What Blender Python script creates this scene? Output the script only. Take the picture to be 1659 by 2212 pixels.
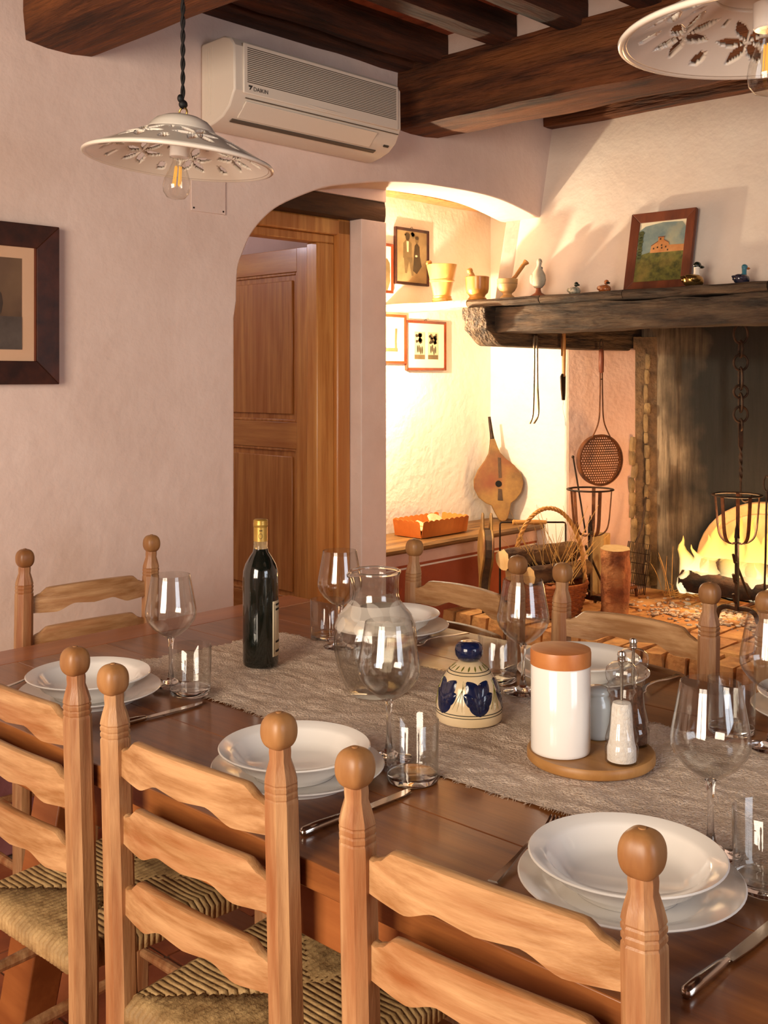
import bpy, bmesh, math, random
from mathutils import Vector, Matrix
R = random.Random(7)
pi = math.pi; cos = math.cos; sin = math.sin
for o in list(bpy.data.objects): bpy.data.objects.remove(o, do_unlink=True)
SC = bpy.context.scene; COL = SC.collection

# ------------------------------------------------------------------ camera
H = 1.385; FPX = 2331.0; CX = 829.5; HY = 815.0; YAW = math.radians(43.35)
FW = Vector((cos(YAW), sin(YAW), 0)); RT = Vector((sin(YAW), -cos(YAW), 0))
cam_d = bpy.data.cameras.new('camera'); cam = bpy.data.objects.new('camera', cam_d); COL.objects.link(cam)
cam.location = (0, 0, H); cam.rotation_euler = (pi/2, 0, YAW - pi/2)
cam_d.sensor_fit = 'VERTICAL'; cam_d.sensor_height = 36; cam_d.sensor_width = 27
cam_d.lens = 36 * FPX / 2212; cam_d.shift_y = -(1106 - HY) / 2212; cam_d.clip_start = 0.02
SC.camera = cam
SC.cycles.transparent_max_bounces = 32

# ------------------------------------------------------------------ world, exposure, large lights
SC.view_settings.view_transform = 'Standard'; SC.view_settings.look = 'None'
SC.view_settings.gamma = 1; SC.view_settings.use_curve_mapping = False; SC.view_settings.exposure = 0.0
w = bpy.data.worlds.new('world'); SC.world = w; w.use_nodes = True
w.node_tree.nodes['Background'].inputs[0].default_value = (0.75, 0.85, 1.0, 1); w.node_tree.nodes['Background'].inputs[1].default_value = 1.0

def area_light(name, loc, target, sx, sy, power, col):
    l = bpy.data.lights.new(name, 'AREA'); l.shape = 'RECTANGLE'; l.size = sx; l.size_y = sy; l.energy = power; l.color = col
    o = bpy.data.objects.new(name, l); COL.objects.link(o); o.location = loc
    o.rotation_euler = (Vector(target) - Vector(loc)).to_track_quat('-Z', 'Y').to_euler(); return o
def point_light(name, loc, power, col, radius):
    l = bpy.data.lights.new(name, 'POINT'); l.energy = power; l.color = col; l.shadow_soft_size = radius
    o = bpy.data.objects.new(name, l); COL.objects.link(o); o.location = loc; return o
# daylight through the two windows behind the camera (window_1 warm low sun side, window_2 sky side)
area_light('window_daylight_warm', (-1.56, 0.75, 1.55), (3, 1.6, 0.1), 1.5, 1.5, 140, (1.0, 0.84, 0.66))
area_light('window_daylight_sky', (1.2, -2.36, 1.55), (1.4, 1.5, 0.9), 1.5, 1.4, 40, (0.86, 0.91, 1.0))
# lamp in the fireside recess, behind the door pillar; fire on the hearth; added fill light, no fixture, brightening the room behind the door
point_light('recess_lamp_light', (3.62, 3.44, 1.56), 70, (1.0, 0.86, 0.62), 0.016)
point_light('fire_light', (4.86, 2.26, 0.60), 22, (1.0, 0.58, 0.26), 0.12)
point_light('back_room_fill_light', (2.0, 4.6, 2.2), 14, (0.92, 0.88, 1.0), 0.1)

# ------------------------------------------------------------------ pixel helpers (a pixel gives a ray, the plane gives the distance)
def ray(px, py):
    return FW + RT * ((px - CX) / FPX) + Vector((0, 0, -(py - HY) / FPX))
def on(px, py, **k):
    d = ray(px, py); ax, val = list(k.items())[0]; i = 'XYZ'.index(ax)
    org = Vector((0, 0, H)); t = (val - org[i]) / d[i]; return org + d * t
ZT = 0.769          # table top
ZH = 0.27           # hearth top

# ------------------------------------------------------------------ mesh helpers
class MB:
    def __init__(s): s.v = []; s.f = []
    def add(s, vs, fs):
        b = len(s.v); s.v += [tuple(v) for v in vs]; s.f += [tuple(b + i for i in f) for f in fs]; return s
    def box(s, x0, x1, y0, y1, z0, z1):
        return s.add([(x0,y0,z0),(x1,y0,z0),(x1,y1,z0),(x0,y1,z0),(x0,y0,z1),(x1,y0,z1),(x1,y1,z1),(x0,y1,z1)],
                     [(0,3,2,1),(4,5,6,7),(0,1,5,4),(1,2,6,5),(2,3,7,6),(3,0,4,7)])
    def obox(s, c, ax, ay, az, hx, hy, hz):
        c = Vector(c); P = []
        for k in (-1, 1):
            for j, i in ((-1,-1),(-1,1),(1,1),(1,-1)):
                P.append(c + Vector(ax)*i*hx + Vector(ay)*j*hy + Vector(az)*k*hz)
        return s.add(P, [(0,3,2,1),(4,5,6,7),(0,1,5,4),(1,2,6,5),(2,3,7,6),(3,0,4,7)])
    def rings(s, rings, cap0=True, cap1=True, closed=False):
        n = len(rings[0]); b = len(s.v)
        for r in rings: s.v += [tuple(p) for p in r]
        m = len(rings)
        for i in range(m if closed else m - 1):
            a = b + i*n; c = b + ((i+1) % m)*n
            for j in range(n):
                k = (j+1) % n; s.f.append((a+j, a+k, c+k, c+j))
        if not closed:
            if cap0: s.f.append(tuple(b + j for j in reversed(range(n))))
            if cap1: s.f.append(tuple(b + (m-1)*n + j for j in range(n)))
        return s
    def lathe(s, prof, n=32, c=(0,0,0), cap0=True, cap1=True, sx=1, sy=1, mod=None):
        rs = []
        for r, z in prof:
            q = []
            for i in range(n):
                t = 2*pi*i/n; rr = r * (mod(t, z) if mod else 1)
                q.append((c[0]+rr*cos(t)*sx, c[1]+rr*sin(t)*sy, c[2]+z))
            rs.append(q)
        return s.rings(rs, cap0, cap1)
    def tube(s, pts, r, n=8, closed=False, flat=None):
        P = [Vector(p) for p in pts]; m = len(P); rs = []; up = None
        for i in range(m):
            if closed: t = P[(i+1) % m] - P[i-1]
            else: t = P[min(i+1, m-1)] - P[max(i-1, 0)]
            t.normalize()
            if up is None:
                up = Vector((0,0,1)) if abs(t.z) < 0.9 else Vector((1,0,0))
            a = t.cross(up)
            if a.length < 1e-5: a = t.orthogonal()
            a.normalize(); b = a.cross(t).normalized(); up = b
            rr = r[i] if isinstance(r, (list, tuple)) else r
            f = flat or 1
            rs.append([P[i] + a*cos(2*pi*k/n)*rr*f + b*sin(2*pi*k/n)*rr for k in range(n)])
        return s.rings(rs, closed=closed)
    def prism(s, poly, fn, h0, h1):
        n = len(poly); vs = [fn(p[0], p[1], h0) for p in poly] + [fn(p[0], p[1], h1) for p in poly]
        fs = [tuple(reversed(range(n))), tuple(range(n, 2*n))] + [(i, (i+1) % n, n + (i+1) % n, n + i) for i in range(n)]
        return s.add(vs, fs)
    def ball(s, c, rx, ry, rz, n=16, m=10, clampxy=None):
        rs = []
        for j in range(1, m):
            t = pi*j/m - pi/2; q = []
            for i in range(n):
                a = 2*pi*i/n; x = rx*cos(t)*cos(a); y = ry*cos(t)*sin(a)
                if clampxy: x = max(-clampxy, min(clampxy, x)); y = max(-clampxy, min(clampxy, y))
                q.append((c[0]+x, c[1]+y, c[2]+rz*sin(t)))
            rs.append(q)
        b = len(s.v); s.rings(rs, False, False)
        s.v += [(c[0],c[1],c[2]-rz), (c[0],c[1],c[2]+rz)]; lo = len(s.v)-2; hi = lo+1; e = b + (m-2)*n
        for i in range(n):
            k = (i+1) % n; s.f.append((lo, b+k, b+i)); s.f.append((hi, e+i, e+k))
        return s
    def grid(s, fn, nu, nv):
        b = len(s.v)
        for j in range(nv+1):
            for i in range(nu+1): s.v.append(tuple(fn(i/nu, j/nv)))
        for j in range(nv):
            for i in range(nu):
                a = b + j*(nu+1) + i; s.f.append((a, a+1, a+nu+2, a+nu+1))
        return s
    def tr(s, M):
        s.v = [tuple(M @ Vector(v)) for v in s.v]; return s
    def mesh(s, name, mat, smooth=35):
        me = bpy.data.meshes.new(name); me.from_pydata(s.v, [], s.f); me.validate()
        bm = bmesh.new(); bm.from_mesh(me); bmesh.ops.recalc_face_normals(bm, faces=bm.faces); bm.to_mesh(me); bm.free()
        if mat: me.materials.append(mat)
        if smooth:
            me.polygons.foreach_set('use_smooth', [True]*len(me.polygons)); me.set_sharp_from_angle(angle=math.radians(smooth))
        return me
    def build(s, name, mat, parent=None, smooth=35, bevel=0, solid=0, sub=0):
        return link(name, s.mesh(name, mat, smooth), parent, bevel, solid, sub)
def link(name, me, parent=None, bevel=0, solid=0, sub=0):
    o = bpy.data.objects.new(name, me); COL.objects.link(o)
    if parent is not None: o.parent = parent
    if solid:
        m = o.modifiers.new('solid', 'SOLIDIFY'); m.thickness = solid; m.offset = 0
    if sub:
        m = o.modifiers.new('sub', 'SUBSURF'); m.levels = sub; m.render_levels = sub
    if bevel:
        m = o.modifiers.new('bevel', 'BEVEL'); m.width = bevel; m.segments = 2; m.limit_method = 'ANGLE'; m.angle_limit = math.radians(40)
    return o
def tag(o, label=None, cat=None, group=None, kind=None):
    if label: o['label'] = label
    if cat: o['category'] = cat
    if group: o['group'] = group
    if kind: o['kind'] = kind
    return o
def thing(name, label, cat, loc=(0,0,0), rotz=0, group=None):
    o = bpy.data.objects.new(name, None); COL.objects.link(o); o.empty_display_size = 0.05
    o.location = loc; o.rotation_euler = (0, 0, rotz); return tag(o, label, cat, group)
def dup(root, loc, rotz=0, label=None):
    def cp(o, par):
        c = o.copy(); COL.objects.link(c); c.parent = par
        for ch in list(o.children): cp(ch, c)
        return c
    r = cp(root, None); r.location = loc; r.rotation_euler = (0, 0, rotz)
    if label: r['label'] = label
    return r
def arc(c, r, a0, a1, n, fn):
    return [fn(c[0] + r*cos(a0 + (a1-a0)*i/n), c[1] + r*sin(a0 + (a1-a0)*i/n)) for i in range(n+1)]
def smoothpts(P, k=6):
    P = [Vector(p) for p in P]; out = []
    for i in range(len(P)-1):
        p0 = P[max(i-1,0)]; p1 = P[i]; p2 = P[i+1]; p3 = P[min(i+2, len(P)-1)]
        for j in range(k):
            t = j/k; out.append(0.5*((2*p1) + (p2-p0)*t + (2*p0-5*p1+4*p2-p3)*t*t + (3*p1-p0-3*p2+p3)*t**3))
    out.append(P[-1]); return out

# ------------------------------------------------------------------ materials
def lin(h):
    h = h.lstrip('#'); c = [int(h[i:i+2], 16)/255 for i in (0,2,4)]
    return tuple(x/12.92 if x <= 0.04045 else ((x+0.055)/1.055)**2.4 for x in c) + (1,)
MATS = {}
def mat(name, c1, c2=None, scale=8, stretch=(1,1,1), rough=0.6, bump=0.0, bscale=None, detail=5, metal=0, spec=0.5, coat=0, trans=0,
        ior=1.45, c3=None, s3=2.0, lo=0.35, hi=0.65, emit=None, estr=0, fine=0.0, subsurf=0, lo3=0.5, hi3=0.75, objvar=True):
    if name in MATS: return MATS[name]
    m = bpy.data.materials.new(name); m.use_nodes = True; nt = m.node_tree; N = nt.nodes; L = nt.links
    b = N['Principled BSDF']; b.inputs['Roughness'].default_value = rough; b.inputs['Metallic'].default_value = metal
    b.inputs['Specular IOR Level'].default_value = spec; b.inputs['Coat Weight'].default_value = coat; b.inputs['Coat Roughness'].default_value = 0.12
    b.inputs['Transmission Weight'].default_value = trans; b.inputs['IOR'].default_value = ior
    b.inputs['Base Color'].default_value = lin(c1)
    if emit: b.inputs['Emission Color'].default_value = lin(emit); b.inputs['Emission Strength'].default_value = estr
    if subsurf: b.inputs['Subsurface Weight'].default_value = subsurf; b.inputs['Subsurface Radius'].default_value = (.01,.008,.005)
    if c2 or bump:
        tc = N.new('ShaderNodeTexCoord'); mp = N.new('ShaderNodeMapping'); mp.inputs['Scale'].default_value = stretch
        L.new(tc.outputs['Object'], mp.inputs['Vector'])
        if objvar:
            oi = N.new('ShaderNodeObjectInfo'); mu = N.new('ShaderNodeMath'); mu.operation = 'MULTIPLY'; mu.inputs[1].default_value = 7.3
            L.new(oi.outputs['Random'], mu.inputs[0]); L.new(mu.outputs[0], mp.inputs['Location'])
        no = N.new('ShaderNodeTexNoise'); no.inputs['Scale'].default_value = scale; no.inputs['Detail'].default_value = detail; no.inputs['Roughness'].default_value = 0.62
        L.new(mp.outputs[0], no.inputs['Vector'])
    if c2:
        cr = N.new('ShaderNodeValToRGB'); cr.color_ramp.elements[0].position = lo; cr.color_ramp.elements[1].position = hi
        cr.color_ramp.elements[0].color = lin(c1); cr.color_ramp.elements[1].color = lin(c2); L.new(no.outputs[0], cr.inputs[0]); out = cr.outputs[0]
        if c3:
            n3 = N.new('ShaderNodeTexNoise'); n3.inputs['Scale'].default_value = s3; n3.inputs['Detail'].default_value = 4; L.new(mp.outputs[0], n3.inputs['Vector'])
            mr = N.new('ShaderNodeMapRange'); mr.inputs[1].default_value = lo3; mr.inputs[2].default_value = hi3; L.new(n3.outputs[0], mr.inputs[0])
            mx = N.new('ShaderNodeMixRGB'); mx.inputs[2].default_value = lin(c3); L.new(mr.outputs[0], mx.inputs[0]); L.new(out, mx.inputs[1]); out = mx.outputs[0]
        L.new(out, b.inputs['Base Color'])
    if bump:
        bp = N.new('ShaderNodeBump'); bp.inputs['Strength'].default_value = min(1, bump); bp.inputs['Distance'].default_value = 0.01*max(1, bump)
        if bscale:
            n2 = N.new('ShaderNodeTexNoise'); n2.inputs['Scale'].default_value = bscale; n2.inputs['Detail'].default_value = 4; L.new(mp.outputs[0], n2.inputs['Vector']); L.new(n2.outputs[0], bp.inputs['Height'])
        else: L.new(no.outputs[0], bp.inputs['Height'])
        L.new(bp.outputs[0], b.inputs['Normal'])
    MATS[name] = m; return m
def thin_glass(name, tint, refl=0.9):
    m = bpy.data.materials.new(name); m.use_nodes = True; nt = m.node_tree; N = nt.nodes; L = nt.links; N.remove(N['Principled BSDF'])
    t = N.new('ShaderNodeBsdfTransparent'); t.inputs[0].default_value = tint
    g = N.new('ShaderNodeBsdfGlossy'); g.inputs['Roughness'].default_value = 0.02
    lw = N.new('ShaderNodeLayerWeight'); lw.inputs[0].default_value = 0.5
    pw = N.new('ShaderNodeMath'); pw.operation = 'POWER'; pw.inputs[1].default_value = 4.0; L.new(lw.outputs['Facing'], pw.inputs[0])
    mr = N.new('ShaderNodeMath'); mr.operation = 'MULTIPLY_ADD'; mr.inputs[1].default_value = refl*0.95; mr.inputs[2].default_value = 0.065; L.new(pw.outputs[0], mr.inputs[0])
    mx = N.new('ShaderNodeMixShader'); L.new(mr.outputs[0], mx.inputs[0]); L.new(t.outputs[0], mx.inputs[1]); L.new(g.outputs[0], mx.inputs[2])
    L.new(mx.outputs[0], N['Material Output'].inputs[0]); return m

def veil(name, col, k):
    m = bpy.data.materials.new(name); m.use_nodes = True; nt = m.node_tree; N = nt.nodes; L = nt.links; b = N['Principled BSDF']
    b.inputs['Base Color'].default_value = lin(col); b.inputs['Roughness'].default_value = .35
    t = N.new('ShaderNodeBsdfTransparent'); mx = N.new('ShaderNodeMixShader'); mx.inputs[0].default_value = k
    L.new(t.outputs[0], mx.inputs[1]); L.new(b.outputs[0], mx.inputs[2]); L.new(mx.outputs[0], N['Material Output'].inputs[0]); return m
def flame_mat():
    # glowing gas: dense in the middle, thinning to nothing at its edges; white-yellow low, orange at the tips
    m = bpy.data.materials.new('flame'); m.use_nodes = True; nt = m.node_tree; N = nt.nodes; L = nt.links; N.remove(N['Principled BSDF'])
    tc = N.new('ShaderNodeTexCoord'); sp = N.new('ShaderNodeSeparateXYZ'); L.new(tc.outputs['Object'], sp.inputs[0])
    mr = N.new('ShaderNodeMapRange'); mr.inputs[2].default_value = .42; L.new(sp.outputs[2], mr.inputs[0])
    cr = N.new('ShaderNodeValToRGB'); e = cr.color_ramp.elements; e[0].color = lin('#fff0c0'); e[1].color = lin('#ff8a28'); q = e.new(.45); q.color = lin('#ffc860'); L.new(mr.outputs[0], cr.inputs[0])
    em = N.new('ShaderNodeEmission'); em.inputs[1].default_value = 2.6; L.new(cr.outputs[0], em.inputs[0])
    lw = N.new('ShaderNodeLayerWeight'); lw.inputs[0].default_value = .5; iv = N.new('ShaderNodeMath'); iv.operation = 'SUBTRACT'; iv.inputs[0].default_value = 1; L.new(lw.outputs['Facing'], iv.inputs[1])
    pw = N.new('ShaderNodeMath'); pw.operation = 'POWER'; pw.inputs[1].default_value = 1.8; L.new(iv.outputs[0], pw.inputs[0])
    ml = N.new('ShaderNodeMath'); ml.operation = 'MULTIPLY'; ml.inputs[1].default_value = .62; L.new(pw.outputs[0], ml.inputs[0])
    t = N.new('ShaderNodeBsdfTransparent'); mx = N.new('ShaderNodeMixShader'); L.new(ml.outputs[0], mx.inputs[0]); L.new(t.outputs[0], mx.inputs[1]); L.new(em.outputs[0], mx.inputs[2]); L.new(mx.outputs[0], N['Material Output'].inputs[0]); return m
M_plaster = mat('plaster', '#dfc6b8', '#ead3c6', scale=3, rough=0.9, bump=0.35, bscale=22, spec=0.2, objvar=False)
M_plaster_niche = mat('plaster_recess', '#f3e6d2', '#f7ecdc', scale=3, rough=0.9, bump=0.5, bscale=26, spec=0.2)
M_hood = mat('plaster_hood', '#ecd9c8', '#f3e4d4', scale=3, rough=0.9, bump=0.35, bscale=20, spec=0.2)
M_pink = mat('plaster_pink', '#dcb49d', '#e6c3ae', scale=4, rough=0.92, bump=0.5, bscale=30, spec=0.15)
M_terra_wall = mat('painted_dado', '#a24e2c', '#b45c36', scale=3, rough=0.85, bump=0.3, bscale=25)
M_purple = mat('painted_dado_mauve', '#8d5a5c', '#9b686a', scale=3, rough=0.85, bump=0.2)
M_beam = mat('old_beam', '#34190b', '#74401f', scale=7, stretch=(4,0.45,4), rough=0.75, bump=2.0, bscale=16, c3='#8f5528', s3=2.2, lo3=.45, hi3=.8, objvar=False)
M_joist = mat('old_joist', '#28150b', '#5a2f17', scale=5, stretch=(0.5,4,4), rough=0.8, bump=1.2, bscale=10)
M_ceil = mat('ceiling_back', '#4a2a1c', rough=0.9)
M_pianella = mat('ceiling_tile', '#8f4830', '#b0603f', scale=6, rough=0.9, bump=0.5, c3='#2e1912', s3=9)
M_mantel = mat('mantel_oak', '#241911', '#523d2a', scale=7, stretch=(5,0.7,5), rough=0.8, bump=2.2, bscale=11, c3='#66503a', s3=4)
M_mantelx = mat('mantel_oak_side', '#241a12', '#5b452f', scale=7, stretch=(0.7,5,5), rough=0.8, bump=2.0, bscale=11, c3='#6f573d', s3=4)
M_stone = mat('pale_stone', '#c9a873', '#e0c795', scale=18, rough=0.8, bump=0.8, bscale=30)
M_door = mat('door_wood', '#b87536', '#dca057', scale=8, stretch=(5,5,0.3), rough=0.33, bump=0.08, coat=0.25, c3='#b87236', s3=1.5)
M_doorx = mat('door_wood_rail', '#b87536', '#dca057', scale=4, stretch=(0.35,0.35,5), rough=0.33, bump=0.08, coat=0.25)
M_lintel = mat('lintel_wood', '#33200f', '#5b3a1e', scale=5, stretch=(0.5,4,4), rough=0.7, bump=1.2)
M_cotto = mat('cotto_tile', '#8f4a2f', '#b0683f', scale=5, rough=0.5, bump=0.3, c3='#7a4530', s3=7)
M_grout = mat('grout', '#6d5546', '#7c6453', scale=20, rough=0.95)
M_brick = mat('hearth_brick', '#a3693a', '#c79559', scale=9, rough=0.85, bump=1.0, bscale=22, c3='#7a4e2a', s3=12)
M_table = mat('table_wood', '#65361a', '#8f572c', scale=5, stretch=(6,0.5,6), rough=0.3, bump=0.05, coat=0.3, c3='#96602f', s3=1.2, lo3=.5, hi3=.8)
M_tabled = mat('table_edge', '#7f4520', '#9c5e30', scale=3, stretch=(5,0.5,5), rough=0.4, bump=0.08)
M_chair = mat('chair_beech', '#8f6340', '#b98f64', scale=11, stretch=(5,5,0.45), rough=0.42, bump=0.2, c3='#8a4e28', s3=5, lo3=.45, hi3=.75)
M_chairx = mat('chair_slat', '#96693f', '#c0966a', scale=11, stretch=(0.45,5,5), rough=0.42, bump=0.2, c3='#8f5228', s3=5, lo3=.5, hi3=.8)
M_finial = mat('chair_finial', '#80532e', '#a87a4a', scale=5, stretch=(3,3,0.8), rough=0.42, bump=0.08)
M_rush = mat('rush', '#967549', '#bb9a68', scale=30, rough=0.7, bump=0.6, c3='#735936', s3=9, lo3=.5, hi3=.8)
M_white = mat('white_ceramic', '#ece6de', rough=0.12, coat=0.4)
M_lampcer = mat('lamp_ceramic', '#eadfce', '#efe5d6', scale=6, rough=0.16, coat=0.4)
M_runner = mat('linen', '#cdb49d', '#e8d3bf', scale=120, rough=0.95, bump=0.8, bscale=260, c3='#bda48d', s3=14)
M_fringe = mat('linen_fringe', '#b8a18a', rough=0.95)
M_steel = mat('steel', '#c9c2b8', rough=0.16, metal=1)
M_iron = mat('wrought_iron', '#2a211c', '#4a3526', scale=20, rough=0.55, metal=0.7, bump=0.4)
M_ironrust = mat('rusty_iron', '#4c2c1a', '#77441f', scale=25, rough=0.75, metal=0.35, bump=0.5)
M_black = mat('black_rubber', '#0d0d0d', rough=0.6)
M_cord = mat('black_cord', '#171311', rough=0.8)
M_acwhite = mat('ac_plastic', '#e2d5c4', rough=0.38)
M_acdark = mat('ac_slot', '#5d5145', rough=0.6)
M_acgrey = mat('ac_mark', '#3a3430', rough=0.5)
M_glass = mat('glass', '#ffffff', rough=0.0, trans=1, ior=1.47)
M_frost = None
M_tglass = thin_glass('thin_glass', (0.955, 0.955, 0.945, 1))
M_acryl = thin_glass('acrylic', (0.90, 0.89, 0.87, 1), 1.25)
M_bglass = thin_glass('bulb_glass', (0.97, 0.96, 0.93, 1))
M_water = thin_glass('water', (0.97, 0.965, 0.95, 1), 0.5)
M_frost = veil('frosted_glass', '#efe4d4', 0.34)
M_frost2 = veil('frosted_relief', '#f4eadc', 0.22)
M_flame = flame_mat()
M_bottle = mat('bottle_green', '#0d120d', rough=0.04, spec=0.7, coat=0.6)
M_capsule = mat('gold_capsule', '#b08a3e', '#c29c4f', scale=20, rough=0.35, metal=0.6)
M_label = mat('paper_label', '#d8c6a6', rough=0.8)
M_ink = mat('ink', '#2a2620', rough=0.8)
M_cream = mat('cream_glaze', '#ecd2a6', '#f0dbb6', scale=12, rough=0.15, coat=0.5)
M_navy = mat('navy_glaze', '#0a1330', '#16224a', scale=22, rough=0.1, coat=0.6)
M_olive = mat('olive_glaze', '#6b6a25', rough=0.15, coat=0.5)
M_lid = mat('lid_beech', '#b36a35', '#c98448', scale=3, stretch=(8,0.6,3), rough=0.4, bump=0.05)
M_tray = mat('tray_acacia', '#9a6a36', '#bb8a50', scale=3, stretch=(8,0.6,3), rough=0.45, bump=0.06)
M_salt = mat('salt', '#fbf6f0', '#f0e6da', scale=150, rough=0.9, bump=0.6)
M_pepper = mat('pepper', '#4a2c1c', '#7a4f34', scale=160, rough=0.9, bump=0.6)
M_log = mat('log_bark', '#3a2416', '#6d4a2c', scale=12, stretch=(1,1,0.5), rough=0.95, bump=2.5, bscale=24, c3='#8a6a42', s3=10)
M_logend = mat('log_end', '#caa067', '#e0bd86', scale=8, rough=0.9, bump=0.3)
M_wicker = mat('wicker', '#8a4522', '#b5672f', scale=30, rough=0.6, bump=0.5)
M_wickerh = mat('wicker_handle', '#a06a2c', '#c98f46', scale=30, rough=0.55, bump=0.4)
M_straw = mat('straw', '#a9793a', '#cfa45a', scale=20, rough=0.8)
M_olivewood = mat('olive_wood', '#b98238', '#dcae62', scale=4, stretch=(3,3,1), rough=0.3, bump=0.05, c3='#8f5f28', s3=3, lo3=.55, hi3=.75, coat=0.2)
M_bird = mat('bird_stone', '#b0a48d', '#cabfa7', scale=14, rough=0.8, bump=0.3, c3='#7c7364', s3=9)
M_birdbase = mat('bird_base', '#8a4a2a', rough=0.6)
M_dkgreen = mat('duck_green', '#1c2b20', '#0e1512', scale=18, rough=0.15, coat=0.5)
M_dkspeck = mat('duck_speckle', '#cfc6b0', '#4a5548', scale=60, rough=0.15, coat=0.5)
M_dkrust = mat('duck_rust', '#8f4a22', '#b87040', scale=60, rough=0.2, coat=0.4)
M_brass = mat('brass', '#8a6a34', '#b8945a', scale=10, rough=0.25, metal=0.9)
M_enam = mat('duck_enamel', '#1b2438', '#4a3f48', scale=40, rough=0.15, coat=0.5)
M_teal = mat('duck_teal', '#3f7a8a', rough=0.15, coat=0.5)
M_orange = mat('duck_bill', '#c8742a', rough=0.3)
M_frame = mat('frame_walnut', '#2a1510', '#4a2417', scale=6, stretch=(2,2,2), rough=0.4, bump=0.1)
M_framer = mat('frame_redbrown', '#5f2410', '#8a3d1c', scale=8, rough=0.3, bump=0.1, coat=0.2)
M_framep = mat('frame_cherry', '#5a2a17', '#7a3d20', scale=5, stretch=(3,3,0.7), rough=0.5, bump=0.3)
M_mat = mat('mat_card', '#d3a986', '#d8b08e', scale=6, rough=0.9)
M_matw = mat('mat_cream', '#eadfbf', rough=0.9)
M_sepia = mat('sepia_print', '#b89a6a', '#8d7148', scale=5, rough=0.5, c3='#6b5233', s3=4)
M_sepiadk = mat('sepia_dark', '#3a2c1a', '#4d3b24', scale=20, rough=0.5)
M_sepiamd = mat('sepia_mid', '#6b5636', '#7f6742', scale=20, rough=0.5)
M_sepialt = mat('sepia_light', '#d8c094', rough=0.5)
M_photobr = mat('photo_brown', '#4a3627', '#6e5440', scale=3, rough=0.5, c3='#8a6c4c', s3=2)
M_sky = mat('paint_sky', '#6d7f80', '#8f9a8c', scale=14, rough=0.8, c3='#b5a986', s3=9)
M_grass = mat('paint_grass', '#3f421c', '#75702f', scale=45, rough=0.8, c3='#94803f', s3=14)
M_house = mat('paint_house', '#b8763f', '#cf935a', scale=20, rough=0.8)
M_houseroof = mat('paint_roof', '#7f4426', rough=0.8)
M_bellow = mat('bellows_wood', '#6a4a24', '#9a7238', scale=8, rough=0.55, bump=0.3, c3='#7a3d1e', s3=5)
M_leather = mat('old_leather', '#3a2a1a', '#5a4028', scale=14, rough=0.7, bump=0.4)
M_bench = mat('bench_plank', '#5b3a1a', '#8e6433', scale=4, stretch=(0.5,5,5), rough=0.5, bump=0.8)
M_paperbox = mat('orange_paper', '#c26a25', '#d07a30', scale=6, rough=0.7)
M_bread = mat('dry_slice', '#cfae78', '#e0c594', scale=25, rough=0.9, bump=0.6)
M_grip = mat('turned_grip', '#a06a30', '#bb8440', scale=10, rough=0.5)
M_ash = mat('ash', '#8f7c6c', '#cdbba8', scale=30, rough=1.0, bump=1.0)
M_char = mat('charred_wood', '#15100c', '#3a2416', scale=15, rough=0.95, bump=1.5)
M_fireback = mat('fireback_refractory', '#b08a5c', '#caa274', scale=8, rough=0.9, bump=0.5)
M_rubble = mat('rubble_stone', '#7a6244', '#a68a5e', scale=10, rough=0.95, bump=2.0, bscale=20, c3='#3d2f22', s3=8)
M_mortar = mat('lime_mortar', '#5b4a38', '#85694a', scale=14, rough=0.95, bump=2.0, bscale=25)
M_dark = mat('dark_void', '#14100d', rough=1.0)
M_bulbfil = mat('filament', '#d29a3a', rough=0.4, emit='#ffb347', estr=0.6)
M_ember = mat('ember', '#2a0f06', '#000000', scale=30, rough=1, emit='#ff5a14', estr=2.0)
M_lampglow = mat('lamp_bulb', '#ffffff', rough=1, emit='#ffd9a0', estr=25)
M_brassring = mat('brass_ring', '#8f7440', rough=0.35, metal=0.9)

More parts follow.
